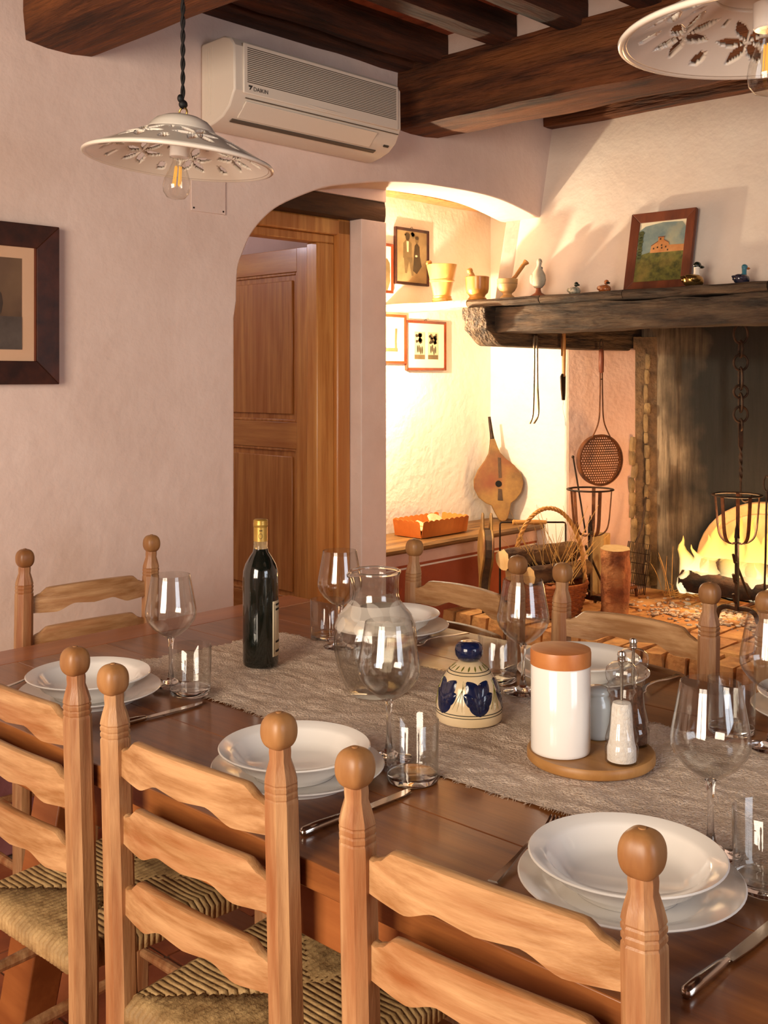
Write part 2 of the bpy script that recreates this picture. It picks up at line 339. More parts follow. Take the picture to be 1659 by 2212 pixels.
# soot-streaked chimney back: pale plaster, blackened above the fire (real soot, fixed to the wall)
def soot_mat():
    m = bpy.data.materials.new('sooty_plaster'); m.use_nodes = True; nt = m.node_tree; N = nt.nodes; L = nt.links; b = N['Principled BSDF']
    b.inputs['Roughness'].default_value = 0.85
    g = N.new('ShaderNodeNewGeometry'); sp = N.new('ShaderNodeSeparateXYZ'); L.new(g.outputs['Position'], sp.inputs[0])
    mp = N.new('ShaderNodeMapping'); mp.inputs['Scale'].default_value = (15, 15, 1.1); L.new(g.outputs['Position'], mp.inputs[0])
    n = N.new('ShaderNodeTexNoise'); n.inputs['Scale'].default_value = 3.2; n.inputs['Detail'].default_value = 8; n.inputs['Roughness'].default_value = .7; L.new(mp.outputs[0], n.inputs[0])
    n2 = N.new('ShaderNodeTexNoise'); n2.inputs['Scale'].default_value = 3.5; n2.inputs['Detail'].default_value = 6; L.new(g.outputs['Position'], n2.inputs[0])
    # soot grows towards the middle of the hearth (lower Y)
    mr = N.new('ShaderNodeMapRange'); mr.inputs[1].default_value = 2.95; mr.inputs[2].default_value = 2.40; L.new(sp.outputs[1], mr.inputs[0])
    a = N.new('ShaderNodeMath'); a.operation = 'MULTIPLY_ADD'; a.inputs[1].default_value = 0.9; L.new(n2.outputs[0], a.inputs[0]); L.new(mr.outputs[0], a.inputs[2])
    cr = N.new('ShaderNodeValToRGB'); e = cr.color_ramp.elements; e[0].position = 0.45; e[0].color = lin('#b39d80'); e[1].position = 1.15; e[1].color = lin('#14110e')
    x = e.new(0.75); x.color = lin('#5d4e3c'); L.new(a.outputs[0], cr.inputs[0])
    mx = N.new('ShaderNodeMixRGB'); mx.blend_type = 'MULTIPLY'; mx.inputs[0].default_value = .75
    c2 = N.new('ShaderNodeValToRGB'); c2.color_ramp.elements[0].position = .35; c2.color_ramp.elements[0].color = lin('#6b5f52'); c2.color_ramp.elements[1].position = .62; L.new(n.outputs[0], c2.inputs[0])
    L.new(cr.outputs[0], mx.inputs[1]); L.new(c2.outputs[0], mx.inputs[2]); L.new(mx.outputs[0], b.inputs['Base Color'])
    bp = N.new('ShaderNodeBump'); bp.inputs['Strength'].default_value = .5; bp.inputs['Distance'].default_value = .01; L.new(n.outputs[0], bp.inputs['Height']); L.new(bp.outputs[0], b.inputs['Normal'])
    return m
M_soot = soot_mat()
# the room's plaster with its painted skirting band near the floor
def band_plaster():
    m = M_plaster.copy(); m.name = 'plaster_with_dado'; nt = m.node_tree; N = nt.nodes; L = nt.links; b = N['Principled BSDF']
    old = b.inputs['Base Color'].links[0].from_socket
    g = N.new('ShaderNodeNewGeometry'); sp = N.new('ShaderNodeSeparateXYZ'); L.new(g.outputs['Position'], sp.inputs[0])
    cr = N.new('ShaderNodeValToRGB'); cr.color_ramp.interpolation = 'CONSTANT'; e = cr.color_ramp.elements
    mr = N.new('ShaderNodeMapRange'); mr.inputs[1].default_value = 0; mr.inputs[2].default_value = 1; L.new(sp.outputs[2], mr.inputs[0]); L.new(mr.outputs[0], cr.inputs[0])
    e[0].position = 0; e[0].color = (1,1,1,1); e[1].position = .30; e[1].color = (0,0,0,1)
    for p, v in ((.335, 1), (.345, 0)):
        k = e.new(p); k.color = (v, v, v, 1)
    mx = N.new('ShaderNodeMixRGB'); mx.inputs[2].default_value = lin('#9a6668'); L.new(cr.outputs[0], mx.inputs[0]); L.new(old, mx.inputs[1]); L.new(mx.outputs[0], b.inputs['Base Color'])
    return m
M_plasterband = band_plaster()
from mathutils import noise
# ================================================================== THE SETTING
YL = 2.93; YB = 3.15; ZC = 2.74
def struct(o): return tag(o, kind='structure')
def rough_beam(x0, x1, y0, y1, z0, z1, axis, amp=0.008, seed=0, seg=0.07, freq=4):
    """hewn timber: a box whose long faces are cut up and pushed in and out"""
    lo = (x0, y0, z0); hi = (x1, y1, z1); L = hi[axis]-lo[axis]; n = max(2, int(L/seg)); a, b = [i for i in (0,1,2) if i != axis]; rs = []
    q = [(0,0),(.33,0),(.67,0),(1,0),(1,.33),(1,.67),(1,1),(.67,1),(.33,1),(0,1),(0,.67),(0,.33)]
    for i in range(n+1):
        t = lo[axis] + L*i/n; r = []
        for u, v in q:
            p = [0,0,0]; p[axis] = t
            if u in (0,1) and v in (0,1): u2 = .5+(u-.5)*.94; v2 = .5+(v-.5)*.94
            else: u2, v2 = u, v
            p[a] = lo[a] + u2*(hi[a]-lo[a]); p[b] = lo[b] + v2*(hi[b]-lo[b])
            k = noise.noise_vector(Vector((p[0]*freq+seed*3.1, p[1]*freq, p[2]*freq*1.7)))
            p[a] += k[0]*amp; p[b] += k[1]*amp; r.append(tuple(p))
        rs.append(r)
    return MB().rings(rs)

# ---- floor with terracotta tiles
floor = struct(MB().box(-1.7, 5.3, -2.5, 5.6, -0.12, -0.006).build('floor', M_grout))
tile_me = None
for i in range(-3, 13):
    for j in range(-3, 10):
        x = i*0.305; y = j*0.305 + 0.02
        if x > 3.9 or y > 2.8: continue
        if tile_me is None:
            t = MB().box(-.149, .149, -.149, .149, -.02, 0).build('floor_tile', M_cotto, floor, smooth=0, bevel=.003); tile_me = t.data; o = t
        else: o = link('floor_tile', tile_me, floor, bevel=.003)
        o.location = (x + .15, y + .15 if y+.3 < YL else y, -0.001 + R.uniform(-.0012, .0012)); o.rotation_euler = (0, 0, R.choice((0, pi/2, pi)))

# ---- left wall with the arch
ARCH = [(511.6,650),(514,582),(526,544),(543,506),(571,471),(606.6,443),(665.6,417),(712,403),(775,396),(839,392.5),(902,395.6),(944,401),(1028,416),(1092,435),(1161,469)]
ap = smoothpts([(on(x, y, Y=YL).x, on(x, y, Y=YL).z, 0) for x, y in ARCH], 4)
XJ = 2.352
poly = [(-1.7, 0), (XJ, 0), (XJ, 1.2)] + [(XJ, ap[0][1]-.06)] + [(p[0], p[1]) for p in ap] + [(4.36, ap[-1][1]), (4.36, ZC), (-1.7, ZC)]
wl = MB().prism(poly, lambda a, b, h: (a, h, b), YL, YB)
struct(wl.build('wall_left', M_plasterband, smooth=40, bevel=.006))
# ---- door wall behind the arch: pillar, plaster above the lintel, the dividing wall
wd = MB().box(3.2, 3.352, YB, 3.32, 0, 2.045)
wd.box(2.1, 3.352, YB+.001, 3.30, 2.13, ZC); wd.box(0.9, 2.12, YB+.001, 3.30, 0, ZC); wd.box(3.205, 3.352, 3.32, 5.5, 0, ZC)
struct(wd.build('wall_doorway', M_plaster, bevel=.004))
lint = tag(rough_beam(2.1, 3.35, YB+.004, 3.30, 2.043, 2.132, 0, .005).build('lintel', M_lintel), kind='structure'); lint.name = 'trim_1'
# back room shell
struct(MB().box(0.9, 3.21, 5.4, 5.5, 0, ZC).build('wall_back', M_plaster)); struct(MB().box(0.8, 0.9, 3.15, 5.5, 0, ZC).build('wall_back_side', M_plaster)); struct(MB().box(0.8, 3.3, 3.28, 5.5, 2.55, 2.65).build('ceiling_back', M_plaster))
# ---- recess beside the fire
struct(MB().box(3.21, 4.84, 3.65, 3.75, 0, ZC).build('wall_recess', M_plaster_niche))
struct(MB().box(4.72, 4.84, 3.155, 3.66, 0, ZC).build('wall_recess_side', M_plaster_niche, bevel=.012))
struct(MB().box(3.352, 4.73, YB+.002, 3.66, 2.47, 2.55).build('ceiling_recess', M_plaster_niche))
rb = tag(rough_beam(3.352, 4.725, 3.52, 3.655, 2.275, 2.40, 0, .006, 3).build('trim_2', M_door), kind='structure')
# ---- fireplace shell
fb = MB().box(5.2, 5.3, 1.15, 3.2, 0, ZC); struct(fb.build('wall_chimney_back', M_soot))
pk = MB().prism([(4.722,3.152),(5.215,2.93),(5.215,3.152)], lambda a, b, h: (a, b, h), 0, 1.54); struct(pk.build('wall_fireside', M_pink, bevel=.01))
hd = MB(); n = 10; prof = []
for i in range(n+1):
    z = 1.73 + (ZC-1.73)*i/n; x = 4.075 + .232*(z-1.74); prof.append((x, z))
pr = prof + [(p[0]+.09, p[1]) for p in reversed(prof)]
hd.prism(pr, lambda a, b, h: (a, h, b), 1.2, 3.13)
hd.prism(prof + [(5.25, ZC), (5.25, 1.70), (4.09, 1.70)], lambda a, b, h: (a, h, b), 3.035, 3.13)
hd.prism(prof + [(5.25, ZC), (5.25, 1.70), (4.09, 1.70)], lambda a, b, h: (a, h, b), 1.15, 1.25)
struct(hd.build('wall_chimney_hood', M_hood, bevel=.008))
struct(MB().box(4.2, 5.3, 1.1, 1.25, 0, 1.70).build('wall_fireside_right', M_pink))
struct(MB().box(4.32, 4.42, -2.5, 1.2, 0, ZC).build('wall_right', M_plasterband))
# rough stone strip at the broken plaster corner of the chimney
strip = struct(MB().prism([(5.10,2.985),(5.198,2.90),(5.198,2.99)], lambda a, b, h: (a, b, h), ZH, 1.6).build('wall_chimney_corner', M_mortar))
z = ZH
def stone(w, h, d):
    s = MB(); rs = []
    for k in range(5):
        t = -1 + 2*k/4; q = []
        for i in range(8):
            a = 2*pi*i/8; s_ = 1 - .25*abs(t)**3; sq = 1/max(abs(cos(a)), abs(sin(a)))**.7
            q.append((cos(a)*sq*d*s_*R.uniform(.88,1.08), sin(a)*sq*w*s_*R.uniform(.88,1.08), t*h))
        rs.append(q)
    return s.rings(rs)
sms = [stone(.028, .030, .012).mesh('stone', M_rubble, 50) for _ in range(4)]
while z < 1.5:
    h = R.uniform(.032, .055); o = link('stone', R.choice(sms), strip); o.location = (5.155 + R.uniform(-.008,.006), 2.935 + R.uniform(-.008,.012), z + h*.9); o.scale = (1, 1, h/.034); o.rotation_euler = (R.uniform(-.15,.15), 0, -.85 + R.uniform(-.2,.2)); z += h*1.85
    if z < 1.05:
        o = link('stone', R.choice(sms), strip); o.location = (5.085 + R.uniform(-.01,.01), 2.985 + R.uniform(-.006,.006), z); o.scale = (1, 1, h/.03); o.rotation_euler = (0, R.uniform(-.15,.15), -.45)

# ---- raised brick hearth
hearth = struct(MB().box(4.05, 5.2, 1.25, 3.14, 0, ZH-.03).build('floor_hearth', M_mortar))
MB().box(4.05, 4.72, 3.14, 3.34, 0, ZH-.004).build('platform', M_brick, hearth)
def brickmesh(lx, ly, lz):
    b = MB(); rs = []
    for k in range(4):
        t = k/3; s_ = .93 if k in (0,3) else 1; q = []
        for u, v in ((-1,-1),(0,-1),(1,-1),(1,0),(1,1),(0,1),(-1,1),(-1,0)):
            e = .95 if u and v else 1; q.append((u*lx/2*s_*e*R.uniform(.96,1.02), v*ly/2*s_*e*R.uniform(.96,1.02), (t-.5)*lz))
        rs.append(q)
    return b.rings(rs)
bms = [brickmesh(.16, .092, .115).mesh('brick', M_brick, 50) for _ in range(4)]
y = 1.22
while y < 3.40:
    for zc, dx in ((ZH-.058, 0), (ZH-.18, .012)):
        o = link('brick', R.choice(bms), hearth); o.location = (4.02+dx+R.uniform(-.008,.008), y + (0 if zc > .15 else .05), zc + R.uniform(-.006,.004)); o.rotation_euler = (R.uniform(-.06,.06), R.uniform(-.04,.04), R.uniform(-.05,.05) + R.choice((0,pi)))
    y += .1
pms = [brickmesh(.25, .122, .04).mesh('brick', M_brick, 50) for _ in range(3)]
for i in range(5):
    for j in range(15):
        x = 4.235 + i*.256; y = 1.33 + j*.128 + (.0)
        if y > 3.11 or x > 5.2: continue
        if y > 2.9 + (5.2-x)*.4 and x > 4.6: continue
        o = link('brick', R.choice(pms), hearth); o.location = (min(x, 5.08), y, ZH-.02 + R.uniform(-.003,.002)); o.rotation_euler = (0, 0, R.uniform(-.03,.03))
# ---- masonry bench in the recess with painted bands and a plank seat
bench = thing('masonry_bench', 'low masonry bench with plank seat and terracotta painted front in the recess', 'bench', (3.352, 3.29, 0))
MB().box(.001, 1.367, .05, .355, 0, .5).build('painted_base', M_terra_wall, bench)
MB().box(.001, 1.367, .048, .355, .5, .508).build('painted_line', M_plaster_niche, bench)
MB().box(.001, 1.367, .05, .355, .508, .52).build('painted_line', M_terra_wall, bench)
MB().box(.001, 1.367, .05, .355, .52, .583).build('painted_band', M_pink, bench)
rough_beam(.001, 1.366, 0, .350, .583, .617, 0, .004, 5).build('plank_seat', M_bench, bench)
# ---- walls behind the camera with the two windows
wb = MB().box(-1.7, -1.6, -2.5, 0, 0, ZC).box(-1.7, -1.6, 1.5, YL, 0, ZC).box(-1.7, -1.6, 0, 1.5, 0, .8).box(-1.7, -1.6, 0, 1.5, 2.3, ZC)
struct(wb.build('wall_window_side', M_plasterband))
wf = MB().box(-1.7, .45, -2.5, -2.4, 0, ZC).box(1.95, 4.4, -2.5, -2.4, 0, ZC).box(.45, 1.95, -2.5, -2.4, 0, .85).box(.45, 1.95, -2.5, -2.4, 2.25, ZC)
struct(wf.build('wall_front', M_plasterband))
def window(name, w, h):
    e = bpy.data.objects.new(name, None); COL.objects.link(e); e['kind'] = 'structure'
    f = MB(); f.box(0, w, -.03, .03, 0, .06).box(0, w, -.03, .03, h-.06, h).box(0, .06, -.03, .03, .06, h-.06).box(w-.06, w, -.03, .03, .06, h-.06)
    f.build('window_frame', M_door, e)
    MB().box(w/2-.04, w/2+.04, -.028, .028, .06, h-.06).build('mullion', M_door, e)
    for k in (0, 1): MB().box(.06 if k == 0 else w/2+.04, w/2-.04 if k == 0 else w-.06, -.018, .018, h/2-.018, h/2+.018).build('glazing_bar', M_door, e)
    return e
e = window('window_1', 1.498, 1.498); e.location = (-1.65, .001, .801); e.rotation_euler = (0, 0, pi/2)
e = window('window_2', 1.498, 1.398); e.location = (.451, -2.45, .851)

# ---- ceiling: slab, beams, joists, fired-clay tiles, plaster infill
ceil = struct(MB().box(-1.7, 5.3, -2.5, 3.2, ZC, ZC+.1).build('ceiling', M_ceil))
rough_beam(1.57, 1.80, -2.42, 2.96, 2.365, 2.63, 1, .006, 1).build('beam', M_beam, ceil)
rough_beam(3.18, 3.44, -2.42, 2.97, 2.375, 2.635, 1, .010, 2).build('beam', M_beam, ceil)
rough_beam(4.19, 4.29, 1.0, 2.935, 2.555, 2.66, 1, .006, 4).build('beam', M_beam, ceil)
jy = [2.845, 2.70] + [2.37 - .305*k for k in range(14)]
jm = [rough_beam(-1.65, 4.3, 0, .095, 0, .115, 0, .007, 10+k, .12).mesh('joist', M_joist) for k in range(4)]
for k, y in enumerate(jy):
    o = link('joist', jm[k % 4], ceil); o.location = (0, y, 2.605 + (0.004*(k % 3)))
    y2 = jy[k-1] if k else 2.94
    if k and y2 - y > .12:
        for xa, xb in ((1.6, 1.77), (3.22, 3.41)):
            MB().box(xa, xb, y+.093, y2+.004, 2.60, ZC-.01).build('plaster_infill', M_plaster, ceil, bevel=.01)
tm = [MB().box(-.148, .148, -.074, .074, -.012, .012).mesh('ceiling_tile', M_pianella) for _ in range(1)]
for k in range(2, 7):
    yc = (jy[k] + .095 + jy[k-1])/2 if k > 2 else (jy[2]+.095+jy[1])/2
    for i in range(9):
        for dd in (-.077, .077):
            o = link('ceiling_tile', tm[0], ceil); o.location = (1.95 + i*.152, yc + dd*.0 , 2.728 + R.uniform(-.002,.002)); o.rotation_euler = (0, 0, pi/2)
            break

# ---- mantel: shelf boards, hewn front beam, side lintel with scooped end, stone slab
mantel = thing('fireplace_mantel', 'old hewn timber mantel with plank shelf over the fireplace', 'mantel', (3.9, 2.1, 1.5))
def rel(mb, o=mantel):
    L = o.location; mb.v = [(a-L[0], b-L[1], c-L[2]) for a, b, c in mb.v]; return mb
rel(rough_beam(3.90, 4.07, 1.20, 2.995, 1.585, 1.705, 1, .010, 6, .05, 7)).build('front_beam', M_mantel, mantel)
for a, b in ((1.15, 1.70), (1.704, 2.31), (2.314, 2.72), (2.724, 3.12)):
    rel(rough_beam(3.858, 4.17, a, b, 1.705, 1.742, 1, .004, a*9, .05, 9)).build('shelf_board', M_mantel, mantel)
rel(rough_beam(3.858, 4.06, 3.124, 3.648, 1.708, 1.742, 1, .004, 8, .06, 9)).build('stone_slab', M_stone, mantel)
sl = MB(); pf = [(3.83,1.703),(3.83,1.655),(3.845,1.64),(3.845,1.60)] + [(3.845 + .125*t, 1.60 - .07*(sin(pi/2*t)**1.6)) for t in (.15,.3,.45,.6,.75,.9,1.0)] + [(4.4,1.528),(5.21,1.525),(5.21,1.703)]
sl.prism(pf, lambda a, b, h: (a, h, b), 2.992, 3.128)
rel(sl).build('side_lintel', M_mantelx, mantel, bevel=.006)

# ---- door standing open in the doorway
d1 = bpy.data.objects.new('door_1', None); COL.objects.link(d1); d1['kind'] = 'structure'; d1.location = (3.05, 3.31, 0)
cas = MB().box(.075, .150, -.095, -.01, 0, 2.045).box(-.85, .150, -.095, -.01, 1.975, 2.043)
rs = cas.build('outer_casing', M_door, d1, bevel=.008)
MB().box(-.02, .075, -.075, -.008, 0, 1.94).box(-.85, .075, -.075, -.008, 1.94, 1.975).build('inner_jamb', M_door, d1, bevel=.005)
leaf = MB().box(0, .042, .74, .80, .02, 1.93).box(0, .042, .01, .078, .02, 1.93).build('leaf_stiles', M_door, d1, bevel=.002)
for a, b in ((1.83, 1.93), (1.082, 1.194), (.02, .44)):
    MB().box(.001, .041, .078, .74, a, b).build('leaf_rail', M_doorx, d1, bevel=.002)
for a, b in ((1.194, 1.83), (.44, 1.082)):
    p = MB().box(.012, .03, .078, .74, a, b).build('leaf_panel', M_door, d1)
    MB().box(.004, .013, .112, .706, a+.034, b-.034).build('raised_field', M_door, p, bevel=.003)
    m = MB().box(.004, .014, .078, .09, a, b).box(.004, .014, .728, .74, a, b).box(.004, .014, .09, .728, a, a+.012).box(.004, .014, .09, .728, b-.012, b)
    m.build('panel_moulding', M_door, p, bevel=.003)
MB().box(.0425, .07, .012, .02, 1.15, 1.28).lathe([(.006,0),(.006,.13)], 10, (.056,.005,1.15)).build('hinge', M_ironrust, d1)
d1.rotation_euler = (0, 0, math.radians(-1.5))

# ================================================================== RECESS LAMP (hidden from here by the pillar)
la = thing('wall_lamp', 'small lit wall lamp on the recess wall behind the door pillar', 'lamp', (3.62, 3.649, 1.645), -pi/2)
MB().lathe([(.035,0),(.035,.012),(.01,.016)], 20).tr(Matrix.Rotation(pi/2, 4, 'Y')).build('wall_plate', M_brass, la)
MB().tube(smoothpts([(.01,0,0),(.09,0,.012),(.19,0,.006),(.209,0,-.012)], 5), .006, 8).lathe([(.012,-.046),(.011,-.010)], 14, (.209,0,0)).build('bracket', M_brass, la)
MB().ball((.209, 0, -.082), .026, .026, .036, 18, 12).build('bulb', M_bglass, la)
# ================================================================== TABLE
TX0, TX1, TY0, TY1 = .934, 2.036, -.35, 2.292
table = thing('dining_table', 'long cherry-toned plank dining table laid for a meal', 'table', ((TX0+TX1)/2, (TY0+TY1)/2, 0))
tw = (TX1-TX0)/2; tl = (TY1-TY0)/2
bw = .11                                             # breadboard end plank, then long planks
def plank(x0, x1, y0, y1, m): return MB().box(x0, x1, y0, y1, ZT-.036, ZT).build('tabletop_plank', m, table, bevel=.0016)
M_table2 = mat('table_wood_end', '#93502a', '#b06a38', scale=2.2, stretch=(0.5,6,6), rough=0.3, bump=0.05, coat=0.3)
plank(-tw, tw, tl-bw, tl, M_table2); plank(-tw, tw, -tl, -tl+bw, M_table2)
for i in range(5):
    a = -tw + 2*tw*i/5; plank(a+.0004, a+2*tw/5-.0004, -tl+bw+.0004, tl-bw-.0004, M_table)
for s in (-1, 1): MB().box(s*(tw-.035)-.013, s*(tw-.035)+.013, -tl+.2, tl-.2, ZT-.115, ZT-.0362).build('apron', M_tabled, table, bevel=.002)
for s in (-1, 1): MB().box(-tw+.05, tw-.05, s*(tl-.2)-.013, s*(tl-.2)+.013, ZT-.115, ZT-.0362).build('apron', M_tabled, table, bevel=.002)
for sy in (-1, 1):
    for sx in (-1, 1):                               # splayed trestle legs
        y = sy*(tl-.26); l = MB(); rs = []
        for z, x, hx, hy in ((0, .30, .035, .05), (ZT-.04, .44 if False else .40, .045, .05)):
            rs.append([(sx*x-hx, y-hy, z), (sx*x+hx, y-hy, z), (sx*x+hx, y+hy, z), (sx*x-hx, y+hy, z)])
        rs[0] = [(p[0] + sx*.11, p[1], p[2]) for p in rs[0]]
        rs[1] = [(p[0] - sx*.14, p[1], p[2]) for p in rs[1]]
        l.rings(rs).build('leg', M_tabled, table, bevel=.004)
    MB().box(-.36, .36, sy*(tl-.26)-.03, sy*(tl-.26)+.03, .16, .22).build('stretcher', M_tabled, table, bevel=.004)
MB().box(-.03, .03, -tl+.29, tl-.29, .17, .21).build('long_stretcher', M_tabled, table, bevel=.004)

# ================================================================== CHAIRS
PH = .962; PW = .042; SW = .354; SZ = .462
def post_r(t, h, cut):
    c, s = abs(cos(t)), abs(sin(t)); return min(h/max(c, s), (2*h-cut)/(c+s))
OC = math.atan2(PW/2-.0105, PW/2); OCT = [k*pi/2 + s*OC for k in range(4) for s in (-1, 1)]
def make_chair():
    root = thing('ladder_back_chair', 'chair', 'chair')
    top = PH
    for sx in (-1, 1):
        x0 = sx*SW/2; rs = []
        def ring(z, h, cut, k=1.0, rd=None):
            lean = -.016*max(0, (z-SZ)/(PH-SZ))**1.3
            return [(x0 + (rd if rd else post_r(t, h, cut)*k)*cos(t), lean + (rd if rd else post_r(t, h, cut)*k)*sin(t), z) for t in OCT]
        h = PW/2
        rs = [ring(0, h*.86, .008), ring(.15, h*.95, .009), ring(SZ, h, .010), ring(PH-.114, h, .012)]
        for zz in (PH-.108, PH-.099, PH-.090):       # carved rings
            rs += [ring(zz-.0022, h*.99, .012), ring(zz, h*.99, .012, .93), ring(zz+.0022, h*.985, .012)]
        rs += [ring(PH-.083, h*.98, .013), ring(PH-.074, h*.93, .014), ring(PH-.060, h*.74, .012), ring(PH-.050, 0, 0, rd=.0148), ring(PH-.043, 0, 0, rd=.0142)]
        p = MB().rings(rs).build('back_post', M_chair, root, smooth=28)
        b = MB(); lean = -.016
        rs = []
        for j in range(1, 24):
            ph = pi*j/24 - pi/2; cz = abs(cos(ph))**.72; rs.append([(x0 + .0216*cz*cos(t)/(abs(cos(t))**3.4+abs(sin(t))**3.4)**(1/3.4)*.95, lean + .0216*cz*sin(t)/(abs(cos(t))**3.4+abs(sin(t))**3.4)**(1/3.4)*.95, PH-.0238 + .0232*(abs(sin(ph))**.9)*(1 if ph > 0 else -1)) for t in [2*pi*i/40 for i in range(40)]])
        b.rings(rs)
        b.lathe([(.004,0),(.004,.0012),(.002,.0016)], 10, (x0, lean, PH-.0008))
        b.build('finial', M_finial, p, smooth=50)
    # three wavy slats, bowed in plan
    def top_e(t):
        a = abs(t)
        if a > .86: return .001 - .005*sin((1-a)/.14*pi)
        if a > .70: u = (.86-a)/.16; return .0005 + .0165*(u*u*(3-2*u))
        return .017 + .004*(1-(a/.70)**2)
    def bot_e(t):
        a = abs(t)
        if a > .62: return 0 - .003*(1-a)/.38
        if a > .30: u = (.62-a)/.32; return -.003 + .017*(u*u*(3-2*u))
        return .014 - .005*(1-a/.30)
    for z0, z1 in ((.800, .843), (.700, .745), (.594, .638)):
        m = MB(); rs = []
        n = 44
        for i in range(n+1):
            t = -1 + 2*i/n; x = t*(SW/2-.012); y = -.022*(1-t*t) - .016*((z0-SZ)/(PH-SZ))**1.3 + .004
            a = z0 + bot_e(t); b = z1 + top_e(t); th = .0075
            rs.append([(x, y-th, a), (x, y+th, a), (x, y+th, b-.002), (x, y+th*.5, b), (x, y-th*.5, b), (x, y-th, b-.002)])
        m.rings(rs).build('slat', M_chairx, root, smooth=30)
    FD = .37; FX = .2
    for sx in (-1, 1):
        rs = []
        for z, h in ((0, .018), (.2, .020), (SZ-.01, .021), (SZ+.012, .021), (SZ+.018, .0185)):
            rs.append([(sx*FX + post_r(t, h, .008)*cos(t), FD + post_r(t, h, .008)*sin(t), z) for t in [2*pi*(i+.5)/16 for i in range(16)]])
        MB().rings(rs).build('front_leg', M_chair, root, smooth=30)
    def rod(a, b, r=.0115): return MB().tube([Vector(a).lerp(Vector(b), k/4) for k in range(5)], [r*.8, r, r*1.05, r, r*.8], 10).build('stretcher', M_chair, root)
    for z in (.30, .16):
        for sx in (-1, 1): rod((sx*SW/2, .015, z), (sx*FX, FD-.015, z))
    rod((-FX+.015, FD, .33), (FX-.015, FD, .33)); rod((-FX+.015, FD, .20), (FX-.015, FD, .20)); rod((-SW/2+.015, 0, .24), (SW/2-.015, 0, .24))
    # woven rush: cords wrapped over each rail and running in to the mitre lines
    A = [(-SW/2+.024, .004), (SW/2-.024, .004), (FX-.022, FD), (-FX+.022, FD)]
    cen = (0, FD*.5)
    m = MB(); W = .0108
    def sag(x, y):
        u = min(1, max(0, 1-abs(x)/.19)); v = min(1, max(0, 1-abs(y-FD/2)/(FD/2))); return SZ - .006*min(u, v)**.6 + .003
    for k in range(4):
        p = Vector(A[k]); q = Vector(A[(k+1) % 4]); e = q-p; L = e.length; e.normalize(); nrm = Vector((-e.y, e.x))
        if (Vector(cen)-p).dot(nrm) < 0: nrm = -nrm
        n = int(L/W)
        for i in range(n):
            s = (i+.5)*L/n
            # mitre: lines at about 45 degrees from both ends, meeting on a middle ridge
            dep = min(s, L-s, .172 if k in (0, 2) else .165)
            if k in (1, 3): dep = min(s, L-s)*.98
            dep = max(.012, dep + R.uniform(-.003,.003))
            P = []
            b0 = p + e*s
            P.append((b0.x + nrm.x*.012, b0.y + nrm.y*.012, SZ-.034))
            P.append((b0.x - nrm.x*.014, b0.y - nrm.y*.014, SZ-.022))
            P.append((b0.x - nrm.x*.013, b0.y - nrm.y*.013, SZ-.006))
            P.append((b0.x + nrm.x*.002, b0.y + nrm.y*.002, SZ+.003))
            for f in (.3, .65, 1.0):
                x = b0.x + nrm.x*dep*f + R.uniform(-.0008,.0008); y = b0.y + nrm.y*dep*f
                P.append((x, y, sag(x, y) + R.uniform(-.0008,.0008)))
            P.append((P[-1][0] + nrm.x*.006, P[-1][1] + nrm.y*.006, SZ-.012))
            m.tube(P, W*.70*R.uniform(.95,1.05), 6)
    m.build('rush_seat', M_rush, root, smooth=60)
    MB().prism([(a[0]*.93, a[1]*.93+.012) for a in A], lambda a, b, h: (a, b, h), SZ-.026, SZ-.0065).build('seat_stuffing', M_rush, root)
    return root
chair0 = make_chair(); first = True
def place_chair(p, q, label):
    """p, q: left and right back posts as seen from behind the chair (world x, y)"""
    global first
    p = Vector(p); q = Vector(q); m = (p+q)/2; d = (q-p).normalized(); m = m + Vector((-d.y, d.x))*LEAN; rz = math.atan2(d.y, d.x)
    if first: o = chair0; o.location = (m.x, m.y, 0); o.rotation_euler = (0, 0, rz); o['label'] = label; first = False
    else: o = dup(chair0, (m.x, m.y, 0), rz, label)
    o['group'] = 'ladder-back chairs round the dining table'; o['category'] = 'chair'; return o
def ptop(px, py): v = on(px, py, Z=PH-.004); return (v.x, v.y)
LEAN = .016
def mid2(a, b, x=None):
    """keep the mid point and direction read from the photo, spacing of the chair itself"""
    a = Vector(a); b = Vector(b); m = (a+b)/2
    if x is not None: m.x = x
    d = (b-a).normalized()*SW/2; return m-d, m+d
a, b = mid2(ptop(762, 1619), ptop(1395, 1799)); place_chair(a, b, 'ladder-back chair away from the fire, pushed up to the plates nearest the round board')
a, b = mid2(ptop(248, 1440), ptop(597, 1543)); place_chair(a, b, 'ladder-back chair between two others on the side away from the fire')
r = Vector(ptop(162, 1401)); a = r + Vector((-.01, SW)); a, b = mid2((a.x, a.y), (r.x, r.y)); place_chair(a, b, 'ladder-back chair nearest the head of the table on the side away from the fire')
a, b = mid2(ptop(53, 1189), ptop(328, 1158)); place_chair(a, b, 'ladder-back chair at the head of the table against the white wall')
a, b = mid2(ptop(1090, 1213), ptop(845, 1172), 2.082+LEAN); place_chair(a, b, 'ladder-back chair on the fire side in front of the bench recess')
a, b = mid2(ptop(1525, 1264), ptop(1205, 1221), 2.062+LEAN); place_chair(a, b, 'ladder-back chair on the fire side in front of the hearth and andirons')
a, b = mid2((2.08, .56), (2.078, .92)); place_chair(a, b, 'ladder-back chair on the fire side in front of the burning fire')

